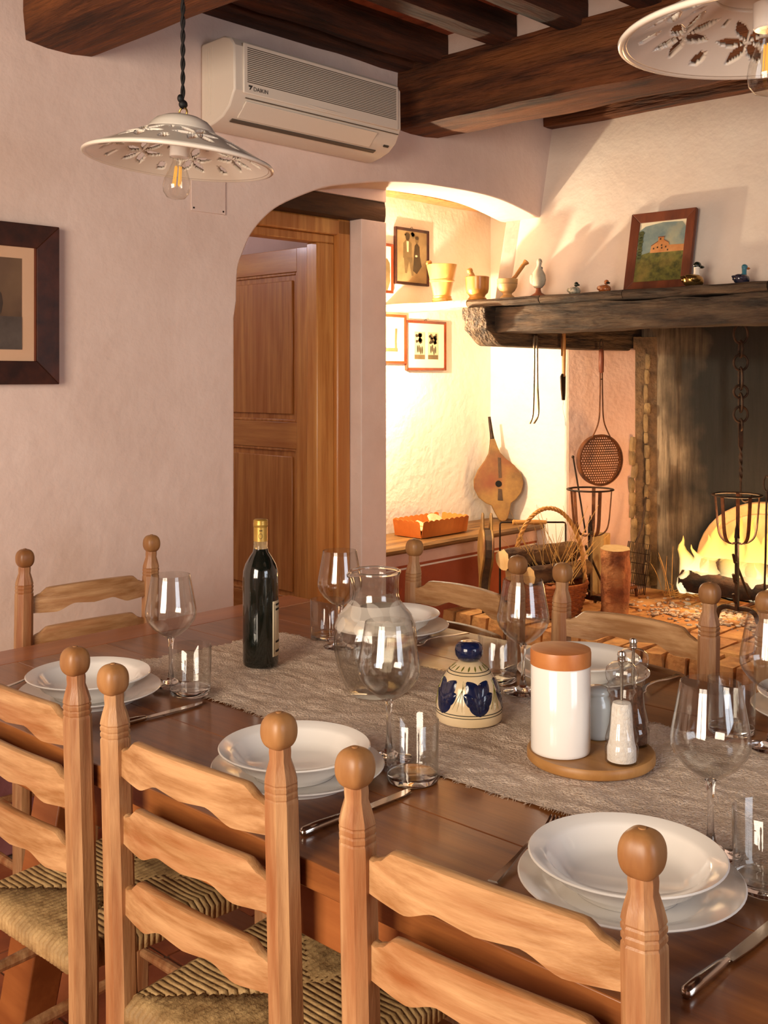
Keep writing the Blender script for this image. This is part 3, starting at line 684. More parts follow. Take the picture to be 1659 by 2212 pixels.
# ================================================================== TABLE RUNNER
RX0, RX1, RY0, RY1 = 1.272, 1.718, -.42, 1.972
run = MB(); NU, NV = 90, 420
def wr(x, y):
    v = Vector((x*9, y*9, 0)); h = noise.noise(v)*.5 + .9*abs(noise.noise(Vector((x*26 + y*4, y*11 - x*6, 3.1)))) + .5*abs(noise.noise(Vector((x*60, y*34, 7.7))))
    return ZT + .0010 + .0072*min(.80, max(0, h))
def rpt(u, v):
    x = RX0 + (RX1-RX0)*u; y = RY0 + (RY1-RY0)*v
    ex = .004*noise.noise(Vector((0, y*7, 1.3))) if u < .5 else .004*noise.noise(Vector((5, y*7, 2.3)))
    ey = .006*noise.noise(Vector((x*9, 4, 4.1))) if v > .5 else 0
    return (x + ex, y + ey + (u-.5)*-.03*(v > .9)*(v-.9)*10, wr(x, y))
run.grid(rpt, NU, NV)
runner = thing('table_runner', 'crinkled taupe linen runner with frayed edges laid along the table', 'table runner', (1.5, .8, ZT))
def relto(mb, o): L = o.location; mb.v = [(a-L[0], b-L[1], c-L[2]) for a, b, c in mb.v]; return mb
relto(run, runner).build('cloth', M_runner, runner, smooth=80)
fr = MB()
for i in range(1500):
    s = R.random(); e = R.random()
    if e < .44: p = rpt(0, s); d = Vector((-1, R.uniform(-.7,.7), 0))
    elif e < .88: p = rpt(1, s); d = Vector((1, R.uniform(-.7,.7), 0))
    else: p = rpt(s, 1); d = Vector((R.uniform(-.7,.7), 1, 0))
    d = d.normalized()*R.uniform(.003,.009); p = Vector(p)
    fr.tube([p - d*.3, p + d*.5 + Vector((0,0,R.uniform(0,.0015))), p + d + Vector((0,0,-.0008))], .00055, 3)
tag(relto(fr, runner).build('frayed_edge', M_fringe, runner), kind='stuff')

# ================================================================== TABLEWARE
ZR = ZT + .0060
def shell(outer, inner, n=40): return outer + list(reversed(inner))
# --- plates
def make_setting_plate():
    o = thing('dinner_plate', 'plate', 'plate')
    pr = [(.0,.003),(.078,.003),(.082,.0),(.088,.0),(.092,.006),(.118,.0155),(.1315,.0205),(.1332,.0225),(.1315,.0238),(.116,.0195),(.094,.0115),(.086,.0075),(.0,.0068)]
    MB().lathe([(max(r, .0004), z) for r, z in pr], 64).build('plate_body', M_white, o, smooth=50); return o
def make_soup():
    o = thing('soup_plate', 'plate', 'plate')
    pr = [(.0,.003),(.056,.003),(.058,.0),(.064,.0),(.068,.006),(.088,.019),(.098,.0335),(.1155,.0395),(.1172,.0415),(.1155,.043),(.0985,.0385),(.093,.0345),(.082,.019),(.064,.0095),(.0,.0080)]
    MB().lathe([(max(r, .0004), z) for r, z in pr], 64).build('plate_body', M_white, o, smooth=50); return o
dp0 = make_setting_plate(); sp0 = make_soup()
def gpx(x, y, z=None): v = on(x, y, Z=(ZT if z is None else z)); return v
places = []
sett = [(1361, 1899, 'away from the fire, nearest the round board'), (644, 1655, 'between two tumblers away from the fire'),
        (196, 1489, 'nearest the head chair'), (850, 1352, 'behind the water jug on the fire side'),
        (1259, 1450, 'behind the white canister on the fire side'), (1789, 1535, 'in front of the burning fire')]
for i, (x, y, w) in enumerate(sett):
    p = gpx(x, y, ZT+.018); o = dp0 if i == 0 else dup(dp0, (0,0,0)); o.location = (p.x, p.y, ZT+.0003); o['label'] = 'flat white dinner plate under a soup plate, ' + w; o['group'] = 'white dinner plates'; o['category'] = 'plate'
    q = sp0 if i == 0 else dup(sp0, (0,0,0)); dx, dy = R.uniform(-.006,.006), R.uniform(-.006,.006)
    q.location = (p.x - .004 + dx*.5, p.y + .004 + dy*.5, ZT+.0078); q['label'] = 'white soup plate, ' + w; q['group'] = 'white soup plates'; q['category'] = 'plate'
    places.append((p.x, p.y))
# --- wine glasses
def make_wine():
    o = thing('wine_glass', 'glass', 'wine glass')
    out = [(.0055,.088),(.008,.0925),(.020,.100),(.036,.113),(.0465,.127),(.0502,.137),(.0505,.146),(.0485,.160),(.0445,.182),(.0398,.208),(.0382,.2175)]
    inn = [(max(.0006, r-.0011), z+.0012) for r, z in out]; inn[0] = (.0006, .0945); inn[1] = (.007, .0952); inn[-1] = (.0374, .2180)
    MB().lathe(out + list(reversed(inn)), 56, cap0=False).build('bowl', M_tglass, o, smooth=60)
    MB().lathe([(.0006,.0),(.036,.0),(.0368,.0012),(.034,.0022),(.018,.0052),(.0075,.0125),(.0046,.026),(.0038,.045),(.0040,.066),(.0055,.0845),(.0075,.0925),(.0006,.0945)], 40).build('stem_and_foot', M_glass, o, smooth=60)
    return o
wg0 = make_wine()
wines = [(840, 1638, 'empty wine glass in front of the water jug beside a tumbler'), (369, 1480, 'empty wine glass nearest the head chair behind a tumbler'), (734, 1398, 'empty wine glass behind the water jug near the door'),
         (1130, 1496, 'empty wine glass between the blue ceramic bell and the white canister'), (1535, 1842, 'empty wine glass on the runner between the salt mill and a soup plate'), (1666, 1616, 'empty wine glass on the fire side, glowing in front of the blaze')]
for i, (x, y, l) in enumerate(wines):
    p = gpx(x, y, ZR); o = wg0 if i == 0 else dup(wg0, (0,0,0)); onr = RX0-.02 < p.x < RX1+.02
    o.location = (p.x, p.y, ZR + .001 if onr else ZT+.0003); o['label'] = l; o['group'] = 'stemmed wine glasses'; o['category'] = 'wine glass'
# --- tumblers
def make_tumbler():
    o = thing('water_tumbler', 'glass', 'tumbler')
    MB().lathe([(.0006,.0),(.0368,.0),(.0388,.0015),(.0394,.006),(.0402,.093),(.0396,.0936),(.0390,.093),(.0382,.0165),(.0360,.0125),(.0006,.0118)], 56).build('glass_body', M_tglass, o, smooth=50)
    MB().lathe([(.0006,.0008),(.036,.0008),(.0384,.003),(.0386,.0105),(.036,.0116),(.0006,.0112)], 48).build('thick_base', M_glass, o, smooth=50)
    return o
tb0 = make_tumbler()
tumbs = [(891, 1686, 'straight clear tumbler by the middle place setting away from the fire'), (411, 1506, 'straight clear tumbler by the runner in front of the bottle'), (707, 1381, 'straight clear tumbler behind the water jug near the door'),
         (1075, 1471, 'straight clear tumbler behind the blue ceramic bell'), (1580, 1582, 'straight clear tumbler on the fire side beyond the salt and pepper mills'), (1657, 1930, 'straight clear tumbler beside the soup plate nearest the round board')]
for i, (x, y, l) in enumerate(tumbs):
    p = gpx(x, y); o = tb0 if i == 0 else dup(tb0, (0,0,0)); onr = RX0-.03 < p.x < RX1+.03
    o.location = (p.x, p.y, ZR + .001 if onr else ZT+.0003); o['label'] = l; o['group'] = 'clear tumblers'; o['category'] = 'tumbler'
# --- cutlery
def fork():
    m = MB(); pts = smoothpts([(0,0,.004),(.05,0,.006),(.10,0,.011),(.135,0,.010),(.152,0,.004)], 5)
    for i, p in enumerate(pts): pass
    w = [.007 - .0045*min(1, abs(i/len(pts)-.0)/.35) if i/len(pts) < .5 else .003 + .007*max(0, (i/len(pts)-.72)/.28) for i in range(len(pts))]
    rs = [[(p[0], -a, p[2]), (p[0], a, p[2]), (p[0], a*.8, p[2]+.0022), (p[0], -a*.8, p[2]+.0022)] for p, a in zip(pts, w)]
    m.rings(rs)
    for k in range(4):
        y = -.0085 + k*.00567; m.tube(smoothpts([(.150, y*.85, .005),(.170, y, .004),(.190, y, .010),(.200, y*.95, .016)], 4), [.0017]*12 + [.0008], 6)
    return m
def knife():
    m = MB(); m.tube([(0,0,.005),(.004,0,.005),(.03,0,.0055),(.07,0,.005),(.088,0,.0045),(.092,0,.0045)], [.003,.0068,.0072,.0058,.0046,.003], 12)
    P = [(.092,-.006),(.13,-.0085),(.19,-.0090),(.212,-.004),(.218,.004),(.21,.0055),(.092,.0055)]
    m.prism(P, lambda a, b, h: (a, b, h), .0032, .0046); return m
fk_me = fork().mesh('fork', M_steel, 50); kn_me = knife().mesh('knife', M_steel, 50)
def lay(me, nm, p0, p1, label, group, tip=0):
    a = gpx(*p0); b = gpx(*p1)
    if tip: a = b + (a-b).normalized()*tip
    o = link(nm, me); o.location = (a.x, a.y, ZT+.0004); o.rotation_euler = (0, 0, math.atan2(b.y-a.y, b.x-a.x))
    return tag(o, label, nm, group)
lay(fk_me, 'fork', (1052, 1925), (1203, 1787), 'silver fork beside the soup plate nearest the round board', 'silver forks', .2)
lay(kn_me, 'knife', (1478, 2160), (1659, 2010), 'silver table knife lying clear of the plates nearest the round board', 'silver knives')
lay(kn_me, 'knife', (650, 1808), (905, 1705), 'silver knife under the edge of the tumbler at the middle setting', 'silver knives')
lay(kn_me, 'knife', (250, 1573), (440, 1522), 'silver knife by the tumbler at the setting nearest the head chair', 'silver knives', .218)
lay(fk_me, 'fork', (1010, 1372), (905, 1396), 'silver fork beside the plate behind the water jug', 'silver forks')
lay(fk_me, 'fork', (1466, 1463), (1370, 1505), 'silver fork beside the plate behind the white canister', 'silver forks')
lay(kn_me, 'knife', (1150, 1436), (1060, 1462), 'silver knife behind the tumbler and blue bell', 'silver knives')
lay(fk_me, 'fork', (0, 1495), (75, 1470), 'silver fork beside the plate nearest the head chair', 'silver forks')
# --- wine bottle
p = gpx(563, 1436, ZR); bt = thing('wine_bottle', 'dark red wine bottle with gold capsule and cream label on the runner', 'bottle', (p.x, p.y, ZR+.001))
MB().lathe([(.028,.004),(.034,.0),(.0372,.003),(.0378,.010),(.0378,.186),(.0368,.199),(.0325,.213),(.0240,.228),(.0173,.238),(.0150,.246)], 48).build('glass_body', M_bottle, bt, smooth=60)
MB().lathe([(.0152,.2462),(.0147,.252),(.0145,.263)], 40, cap0=True).build('clear_neck', mat('neck_glass', '#cbb48a', rough=.08, trans=.75, ior=1.3), bt, smooth=60)
MB().lathe([(.0149,.262),(.0149,.292),(.0155,.2925),(.0157,.3005),(.0150,.3015),(.0153,.303),(.0150,.3065),(.0125,.3085)], 40).build('capsule', M_capsule, bt, smooth=50)
def wrap(c, r, a0, a1, z0, z1, n=12, off=.0004):
    return MB().grid(lambda u, v: (c[0] + (r+off)*cos(a0+(a1-a0)*u), c[1] + (r+off)*sin(a0+(a1-a0)*u), z0+(z1-z0)*v), n, 2)
va = math.atan2(-p.y, -p.x)                          # towards the camera
lb = wrap((0,0,0), .0378, va+.72, va+2.3, .022, .138).build('paper_label', M_label, bt, smooth=60, solid=.0004)
for z0 in (.030, .050, .118, .128): wrap((0,0,0), .0378, va+.95, va+1.9, z0, z0+.0045, off=.0009).build('label_print', M_ink, lb, smooth=60)
wrap((0,0,0), .0378, va+.80, va+.83, .027, .133, off=.0009).build('label_border', M_ink, lb, smooth=60)
cr = MB()
for k in range(5): a = va - .18 + k*.09; cr.add([(.0153*cos(a), .0153*sin(a), .284), (.0153*cos(a+.06), .0153*sin(a+.06), .284), (.0153*cos(a+.06), .0153*sin(a+.06), .2865), (.0153*cos(a), .0153*sin(a), .2865)], [(0,1,2,3)])
pts = [Vector((.0153*cos(va+.26*cos(t)), .0153*sin(va+.26*cos(t)), .2745 + .0055*sin(t)*(1.15 if sin(t) < 0 else .8))) for t in [2*pi*i/16 for i in range(16)]]
cr.tube(pts, .0004, 4, closed=True); cr.build('crest_print', M_ink, bt)
# --- glass water jug with frosted leaf collar
p = gpx(811, 1497, ZR); jg = thing('water_jug', 'clear glass water jug with frosted leaf relief round the shoulder', 'jug', (p.x, p.y, ZR+.001), math.atan2(-p.y, -p.x))
JO = [(.050,.0),(.0545,.003),(.064,.025),(.074,.055),(.080,.085),(.0815,.108),(.078,.130),(.068,.152),(.056,.167),(.0475,.180),(.0450,.195),(.0455,.215),(.0475,.228),(.0470,.2335)]
def lobes(t, z): return 1 + .022*cos(10*t)*max(0, min(1, (.15-z)/.05))*max(0, min(1, z/.03))
def spout(t, z):
    d = ((t + pi/2 - .25 + pi) % (2*pi)) - pi
    return 1 + (.16*math.exp(-(d/.35)**2)*max(0, (z-.205)/.03) if z > .205 else 0)
JI = [(max(.0006, r-.0042), z+.001) for r, z in JO]; JI[0] = (.0006, .010); JI[1] = (.047, .0105); JI[2] = (.058, .025); JI[-1] = (.0432, .2328)
jm = lambda t, z: lobes(t, z)*spout(t, z)
MB().lathe([(.0006, .002)] + JO + list(reversed(JI)), 80, cap0=False, mod=jm).build('glass_body', M_acryl, jg, smooth=70)
MB().lathe([(.0006,.0108),(.046,.0112),(.0565,.025),(.0685,.055),(.0748,.085),(.0762,.100),(.0006,.100)], 64, mod=lambda t, z: lobes(t, min(z, .1))).build('water', M_water, jg, smooth=40)
rimp = [Vector((.0465*spout(t, .2335)*cos(t), .0465*spout(t, .2335)*sin(t), .2335 - .006*math.exp(-((((t + pi/2 - .25 + pi) % (2*pi)) - pi)/.3)**2))) for t in [2*pi*i/64 for i in range(64)]]
MB().tube(rimp, .0034, 8, closed=True).build('rolled_rim', M_glass, jg, smooth=60)
def jr(z):
    for (r0, z0), (r1, z1) in zip(JO, JO[1:]):
        if z0 <= z <= z1: return r0 + (r1-r0)*(z-z0)/(z1-z0)
    return JO[-1][0]
def leafpatch(rf, a0, zc, ln, wd, tilt, off=.0012, rs=(0,0,0)):
    """a leaf lying on a turned surface: local (s along, q across) -> (angle, z)"""
    def f(u, v):
        s = (u-.5)*ln; wdt = wd*(sin(pi*min(1, max(0, u*.96+.02)))**.8); q = (v-.5)*wdt
        dz = s*sin(tilt) + q*cos(tilt); dh = s*cos(tilt) - q*sin(tilt); z = zc + dz; r = rf(z) + off + .0016*(1-abs(2*v-1))
        a = a0 + dh/r; return (r*cos(a), r*sin(a), z)
    return MB().grid(f, 10, 4)
MB().lathe([(jr(z)+.0008, z) for z in (.128,.135,.143,.151,.160,.168,.174)], 64, cap0=False, cap1=False).build('frosted_band', M_frost, jg, smooth=80)
for k in range(9):
    a = 2*pi*k/9; leafpatch(jr, a, .166, .046, .022, .8 if k % 2 else -.8).build('frosted_leaf', M_frost2, jg, smooth=60)
    leafpatch(jr, a+.33, .138, .030, .030, .1).build('frosted_fruit', M_frost2, jg, smooth=60)
# --- painted ceramic bell-shaped lid with blue knob
p = gpx(1013, 1552, ZR); cb = thing('painted_ceramic_bell', 'cream ceramic bell painted with navy leaves and topped with navy knob', 'ceramic bell', (p.x, p.y, ZR+.001), math.atan2(-p.y, -p.x))
BO = [(.0575,.0),(.0592,.003),(.0592,.014),(.0580,.030),(.0545,.052),(.0475,.072),(.0360,.088),(.0235,.098),(.0175,.103)]
MB().lathe(BO, 64).build('bell_body', M_cream, cb, smooth=60)
MB().lathe([(.0165,.1035),(.0205,.107),(.0245,.114),(.0255,.122),(.0240,.130),(.0190,.1355),(.010,.138),(.004,.1375)], 40).build('knob', M_navy, cb, smooth=60)
def bf(z):
    for (r0, z0), (r1, z1) in zip(BO, BO[1:]):
        if z0 <= z <= z1: return r0 + (r1-r0)*(z-z0)/(z1-z0)
    return BO[-1][0] if z > .05 else BO[0][0]
for zz, w in ((.0155,.0012),(.020,.0014),(.084,.001),(.0885,.001)):
    MB().lathe([(bf(zz)+.0005, zz), (bf(zz+w)+.0005, zz+w)], 64, cap0=False, cap1=False).build('painted_ring', M_ink, cb, smooth=60)
for k in range(5):
    a = 2*pi*k/5 + .35
    for da, zc, ti in ((-.20, .062, -.9), (.16, .062, .9), (-.24, .046, -.55), (.20, .046, .55), (-.12, .036, -1.15), (.10, .036, 1.15)):
        leafpatch(bf, a+da, zc, .036, .025, ti, .0001).build('painted_leaf', M_navy, cb, smooth=60)
    for da in (-.06, .0, .06): leafpatch(bf, a+pi/5+da, .052, .050, .0022, 1.35 + da*4, -.0008).build('painted_stem', M_olive, cb, smooth=60)
for k in range(16):
    a = 2*pi*k/16; leafpatch(bf, a, .094, .008, .004, 1.2, -.0004).build('painted_scallop', M_olive, cb, smooth=60)
# --- round board with canister, mills and jar
p = gpx(1276, 1640, ZR); tray = thing('round_board', 'round wooden serving board under canister and pepper mills', 'board', (p.x, p.y, ZR+.001))
MB().lathe([(.098,.0),(.101,.003),(.101,.013),(.0985,.0165),(.090,.0155),(.0006,.0155)], 64).build('board', M_tray, tray, smooth=50)
ZB = ZR + .001 + .0160
p = on(1211, 1621, Z=ZB); cn = thing('storage_canister', 'tall white ceramic canister with beech wood lid', 'canister', (p.x, p.y, ZB))
MB().lathe([(.044,.0),(.0466,.002),(.0470,.006),(.0470,.136),(.0455,.138)], 64).build('canister_body', M_white, cn, smooth=50)
MB().lathe([(.0455,.138),(.0478,.1385),(.0480,.158),(.0470,.1625),(.040,.164),(.0006,.164)], 64).build('lid', M_lid, cn, smooth=50)
def mill(loc, fill, label):
    t = thing('spice_mill', label, 'mill', loc); t.scale = (1.14, 1.14, 1.1)
    MB().lathe([(.021,.0),(.0225,.002),(.0225,.022),(.0205,.026),(.0205,.028),(.0222,.031),(.0215,.036),(.0165,.056),(.0150,.075),(.0160,.092),(.0195,.099),(.0175,.103),(.0200,.107),(.0178,.111),(.0210,.116),(.0222,.124),(.0205,.132),(.0140,.138),(.0006,.1405)], 40).build('acrylic_body', M_acryl, t, smooth=50)
    MB().lathe([(.0006,.003),(.0195,.003),(.0195,.020),(.0170,.030),(.0150,.050),(.0135,.076),(.0120,.083),(.0006,.085)], 32).build('filling', fill, t, smooth=50)
    MB().lathe([(.0022,.086),(.0022,.139)], 12).build('spindle', M_steel, t)
    MB().lathe([(.004,.140),(.0055,.142),(.0048,.147),(.0062,.150),(.005,.154),(.002,.155)], 20).build('top_nut', M_steel, t); return t
p = on(1343, 1645, Z=ZB); mill((p.x, p.y, ZB), M_salt, 'clear acrylic mill filled with white salt')
p = on(1368, 1606, Z=ZB); mill((p.x, p.y, ZB), M_pepper, 'clear acrylic mill filled with dark peppercorns behind the salt')
p = on(1290, 1592, Z=ZB); wj = thing('sugar_jar', 'small pale glazed jar behind the white canister', 'jar', (p.x, p.y, ZB))
MB().lathe([(.020,.0),(.0235,.003),(.0250,.010),(.0255,.050),(.0235,.062),(.0195,.068),(.0190,.072)], 40).build('jar_body', mat('jar_glaze', '#c9cdc8', rough=.15, coat=.4), wj, smooth=60)
MB().lathe([(.0215,.0722),(.0220,.0755),(.0205,.080),(.012,.084),(.0006,.085)], 40).build('jar_lid', mat('jar_glaze', '#aeb6b4'), wj, smooth=60)
# ================================================================== AIR CONDITIONER
pa = on(434, 262, Y=YL-.002); AX = pa.x; AZ = pa.z - .028; AW = .80; AD = .175; AH = .285
ac = thing('air_conditioner', 'cream split air conditioner mounted high on the wall above the arch', 'air conditioner', (AX, YL-.003, AZ))
prf = [(0,.004),(0,AH-.004),(-.012,AH),(-.12,AH+.004),(-.155,AH-.008),(-AD,AH-.035),(-AD-.002,.105),(-AD+.006,.092),(-.150,.055),(-.115,.026),(-.07,.010),(-.02,0)]
MB().prism(prf, lambda a, b, h: (h, a, b), 0, AW).build('casing', M_acwhite, ac, smooth=30, bevel=.006)
gr = MB().box(.035, AW-.02, -AD-.0065, -AD+.001, .098, AH-.022).build('front_panel', M_acwhite, ac, bevel=.008)
for k in range(19):
    z = .135 + k*.0062; MB().box(.05, AW-.033, -AD-.0072, -AD-.0060, z, z+.0030).build('grille_slot', M_acdark, gr, smooth=0)
fl = MB().prism([(-.165,.083),(-.118,.035),(-.114,.038),(-.160,.086)], lambda a, b, h: (h, a-.006, b-.008), .055, AW-.12).build('outlet_flap', M_acwhite, ac, bevel=.002)
MB().prism([(-.112,.026),(-.098,.020),(-.098,.024),(-.112,.030)], lambda a, b, h: (h, a-.003, b-.0042), .04, AW-.075).build('outlet_slot', M_acdark, ac, smooth=0)
MB().prism([(-.170,.088),(-.1685,.0865),(-.1655,.0885),(-.168,.0905)], lambda a, b, h: (h, a-.004, b-.003), .05, AW-.012).build('panel_seam', M_acdark, ac, smooth=0)
MB().prism([(-.1375,.048),(-.132,.042),(-.129,.045),(-.1345,.051)], lambda a, b, h: (h, a-.0045, b-.0045), AW-.055, AW-.03).build('display_window', M_acgrey, ac, smooth=0)
gl = MB().tube([(AW*.38 + .26*AW*(i/12), -AD-.0055, .112 - .0045*sin(pi*i/12)) for i in range(13)], [.0012 + .0035*sin(pi*i/12) for i in range(13)], 8).build('panel_crest', M_acwhite, ac)
def text(body, size, parent, loc, rot, m, name, ext=.0003):
    cu = bpy.data.curves.new(name, 'FONT'); cu.body = body; cu.size = size; cu.extrude = ext; cu.resolution_u = 3; cu.align_x = 'LEFT'
    t = bpy.data.objects.new(name, cu); COL.objects.link(t); dg = bpy.context.evaluated_depsgraph_get()
    me = bpy.data.meshes.new_from_object(t.evaluated_get(dg)); bpy.data.objects.remove(t, do_unlink=True); bpy.data.curves.remove(cu)
    me.materials.clear(); me.materials.append(m); o = link(name, me, parent); o.location = loc; o.rotation_euler = rot; return o
text('DAIKIN', .019, ac, (.075, -AD-.0072, .111), (pi/2, 0, 0), M_acgrey, 'brand_lettering')
MB().prism([(.058,.112),(.062,.112),(.073,.127),(.0655,.127)], lambda a, b, h: (a, h, b), -AD-.0072, -AD-.0060).add([(.055,-AD-.0070,.121),(.064,-AD-.0070,.121),(.066,-AD-.0070,.127),(.055,-AD-.0070,.127)], [(0,1,2,3)]).build('brand_mark', M_acgrey, ac, smooth=0)
for k in range(4): MB().box(-.0012, .0006, -.03-.011*k, -.027-.011*k, .04, AH-.02).build('side_groove', M_acdark if k == 9 else M_acwhite, ac)

# ================================================================== WALL PLATE
q0 = on(411, 452, Y=YL); q1 = on(485, 395, Y=YL)
wp = thing('junction_cover_plate', 'blank square cover plate screwed to the wall below the pendant lamp', 'wall plate', ((q0.x+q1.x)/2, YL-.001, q0.z-.004))
wh = (q1.x-q0.x)/2
MB().box(-wh, wh, -.005, 0, 0, .125).build('plate', M_plaster, wp, bevel=.001)
for sx in (-1, 1):
    for z in (.01, .115): MB().lathe([(.0035,0),(.003,.0015)], 10).tr(Matrix.Translation((sx*(wh-.01), -.005, z)) @ Matrix.Rotation(pi/2, 4, 'X')).build('screw', M_iron, wp)

# ================================================================== PENDANT LAMPS
def make_pendant():
    t = thing('pendant_lamp', 'lamp', 'pendant lamp')
    NT, NS = 320, 44; r0, z0, r1, z1 = .071, .062, .196, .002
    def P(th, s):
        r = r0 + (r1-r0)*s; z = z0 + (z1-z0)*s**1.05; return (r*cos(th), r*sin(th), z)
    def lens(a, b, L, W):                          # pointed oval along a
        if abs(a) >= L: return False
        return abs(b) < W*(1-(a/L)**2)
    NM = 7
    def hole(th, s):
        if s < .10 or s > .84: return False
        u = (th/(2*pi)*NM) % 1.0 - .5; r = r0 + (r1-r0)*s; x = u*2*pi*r/NM; y = (s-.47)*(r1-r0)*1.05
        for ang in (0.0, pi/3, 2*pi/3):            # six petals round the motif centre
            for sg in (-1, 1):
                cx = sg*.0265*cos(ang); cy = sg*.0265*sin(ang); dx = x-cx; dy = y-cy
                a = dx*cos(ang) + dy*sin(ang); b = -dx*sin(ang) + dy*cos(ang)
                if lens(a, b, .0235, .0092): return True
        v = abs(u)
        xe = (.5-v)*2*pi*r/NM                      # small darts between the motifs
        if s > .62 and lens(y-.036, xe-.003, .018, .0060): return True
        if s < .36 and lens(y+.036, xe-.002, .010, .0025): return True
        return False
    m = MB()
    for j in range(NS+1):
        for i in range(NT): m.v.append(P(2*pi*i/NT, j/NS))
    for j in range(NS):
        for i in range(NT):
            if hole(2*pi*(i+.5)/NT, (j+.5)/NS): continue
            k = (i+1) % NT; m.f.append((j*NT+i, j*NT+k, (j+1)*NT+k, (j+1)*NT+i))
    m.build('pierced_shade', M_lampcer, t, smooth=50, solid=.008)
    MB().lathe([(.192,.000),(.198,-.0045),(.2035,-.003),(.2045,.001),(.201,.005),(.194,.006)], 96, cap0=False, cap1=False).build('rim', M_lampcer, t, smooth=70)
    MB().lathe([(.0745,.058),(.0755,.062),(.072,.066),(.066,.075),(.055,.086),(.038,.094),(.018,.098),(.006,.099)], 56, cap0=False).build('cap', M_lampcer, t, smooth=60, solid=.004)
    MB().lathe([(.0215,.046),(.0215,.012),(.0195,.010),(.0006,.010)], 28).build('socket', M_white, t, smooth=40)
    bz = -.026
    MB().lathe([(.0125,.034+bz),(.0135,.024+bz),(.020,.008+bz),(.0275,-.012+bz),(.0298,-.026+bz),(.0275,-.041+bz),(.019,-.052+bz),(.0006,-.0565+bz)], 36).build('bulb', M_bglass, t, smooth=70)
    for k in range(6):
        a = 2*pi*k/6; MB().tube([(.0065*cos(a), .0065*sin(a), .016+bz), (.0088*cos(a), .0088*sin(a), -.026+bz)], .0011, 6).build('filament', M_bulbfil, t)
    MB().lathe([(.0035,.034+bz),(.0055,.02+bz),(.002,.014+bz)], 12).build('filament_mount', M_bglass, t)
    MB().tube([(0, .010*cos(a), .1065+.010*sin(a)) for a in [2*pi*i/20 for i in range(20)]], .0022, 8, closed=True).build('hanging_ring', M_brassring, t)
    kn = MB().ball((.001, 0, .124), .011, .009, .010, 12, 8); kn.tube(smoothpts([(0,0,.126),(.010,.002,.129),(.020,.003,.125)], 4), [.006,.006,.006,.005,.005,.004,.003,.002,.001], 8)
    kn.ball((-.004,.003,.136), .008, .007, .009, 10, 8); kn.build('cord_knot', M_black, t)
    c = MB(); L = .62
    for ph in (0, pi): c.tube([(.0026*cos(ph + z*105), .0026*sin(ph + z*105), -.0 + .13 + z) for z in [L*i/190 for i in range(191)]], .0029, 6)
    c.build('twisted_cord', M_cord, t, smooth=60); return t
pl = make_pendant(); p = on(395, 350, X=1.39); pl.location = (p.x, p.y, p.z); pl.rotation_euler = (0, 0, .3)
pl['label'] = 'pierced white ceramic pendant lamp hanging before the plain wall by the air conditioner'; pl['group'] = 'ceramic pendant lamps'
v = on(1662, 80, X=1.445); pl2 = dup(pl, v, 1.1); pl2.rotation_euler = (0, 0, 1.1); 
for c in pl.children:                                  # the shade hangs a little askew from its ring
    if c.name.split('.')[0] not in ('twisted_cord', 'cord_knot'):
        ax_ = (Matrix.Rotation(-.3, 3, 'Z') @ FW); c.matrix_local = Matrix.Translation((0,0,.1)) @ Matrix.Rotation(math.radians(5), 4, ax_) @ Matrix.Translation((0,0,-.1))
pl2['label'] = 'pierced white ceramic pendant lamp hanging before the main ceiling beam'

# ================================================================== PICTURES
def framed(name, label, cat, w, h, fw, depth, fm, group=None):
    """local x right, z up, faces -y; origin bottom centre on the wall"""
    t = thing(name, label, cat, group=group)
    for a in (0, 1, 2, 3):
        if a == 0: P = [(-w/2,0),(w/2,0),(w/2-fw,fw),(-w/2+fw,fw)]
        elif a == 1: P = [(w/2,0),(w/2,h),(w/2-fw,h-fw),(w/2-fw,fw)]
        elif a == 2: P = [(w/2,h),(-w/2,h),(-w/2+fw,h-fw),(w/2-fw,h-fw)]
        else: P = [(-w/2,h),(-w/2,0),(-w/2+fw,fw),(-w/2+fw,h-fw)]
        m = MB(); vs = [(x, 0, z) for x, z in P] + [(P[0][0], -depth, P[0][1]), (P[1][0], -depth, P[1][1])]
        i2 = P[2]; i3 = P[3]; vs += [(i2[0], -depth*.72, i2[1]), (i3[0], -depth*.72, i3[1])]
        m.add(vs, [(0,1,2,3),(4,7,6,5),(0,4,5,1),(1,5,6,2),(2,6,7,3),(3,7,4,0)]).build('frame_bar', fm, t, smooth=0, bevel=.002)
    return t
def flat(parent, nm, m, poly, y): return MB().prism(poly, lambda a, b, h: (a, h, b), y-.0007, y).build(nm, m, parent, smooth=0)
def rect(x0, x1, z0, z1): return [(x0,z0),(x1,z0),(x1,z1),(x0,z1)]
def blob(cx, cz, rx, rz, n=14, j=.15): return [(cx + rx*cos(2*pi*i/n)*R.uniform(1-j,1+j), cz + rz*sin(2*pi*i/n)*R.uniform(1-j,1+j)) for i in range(n)]
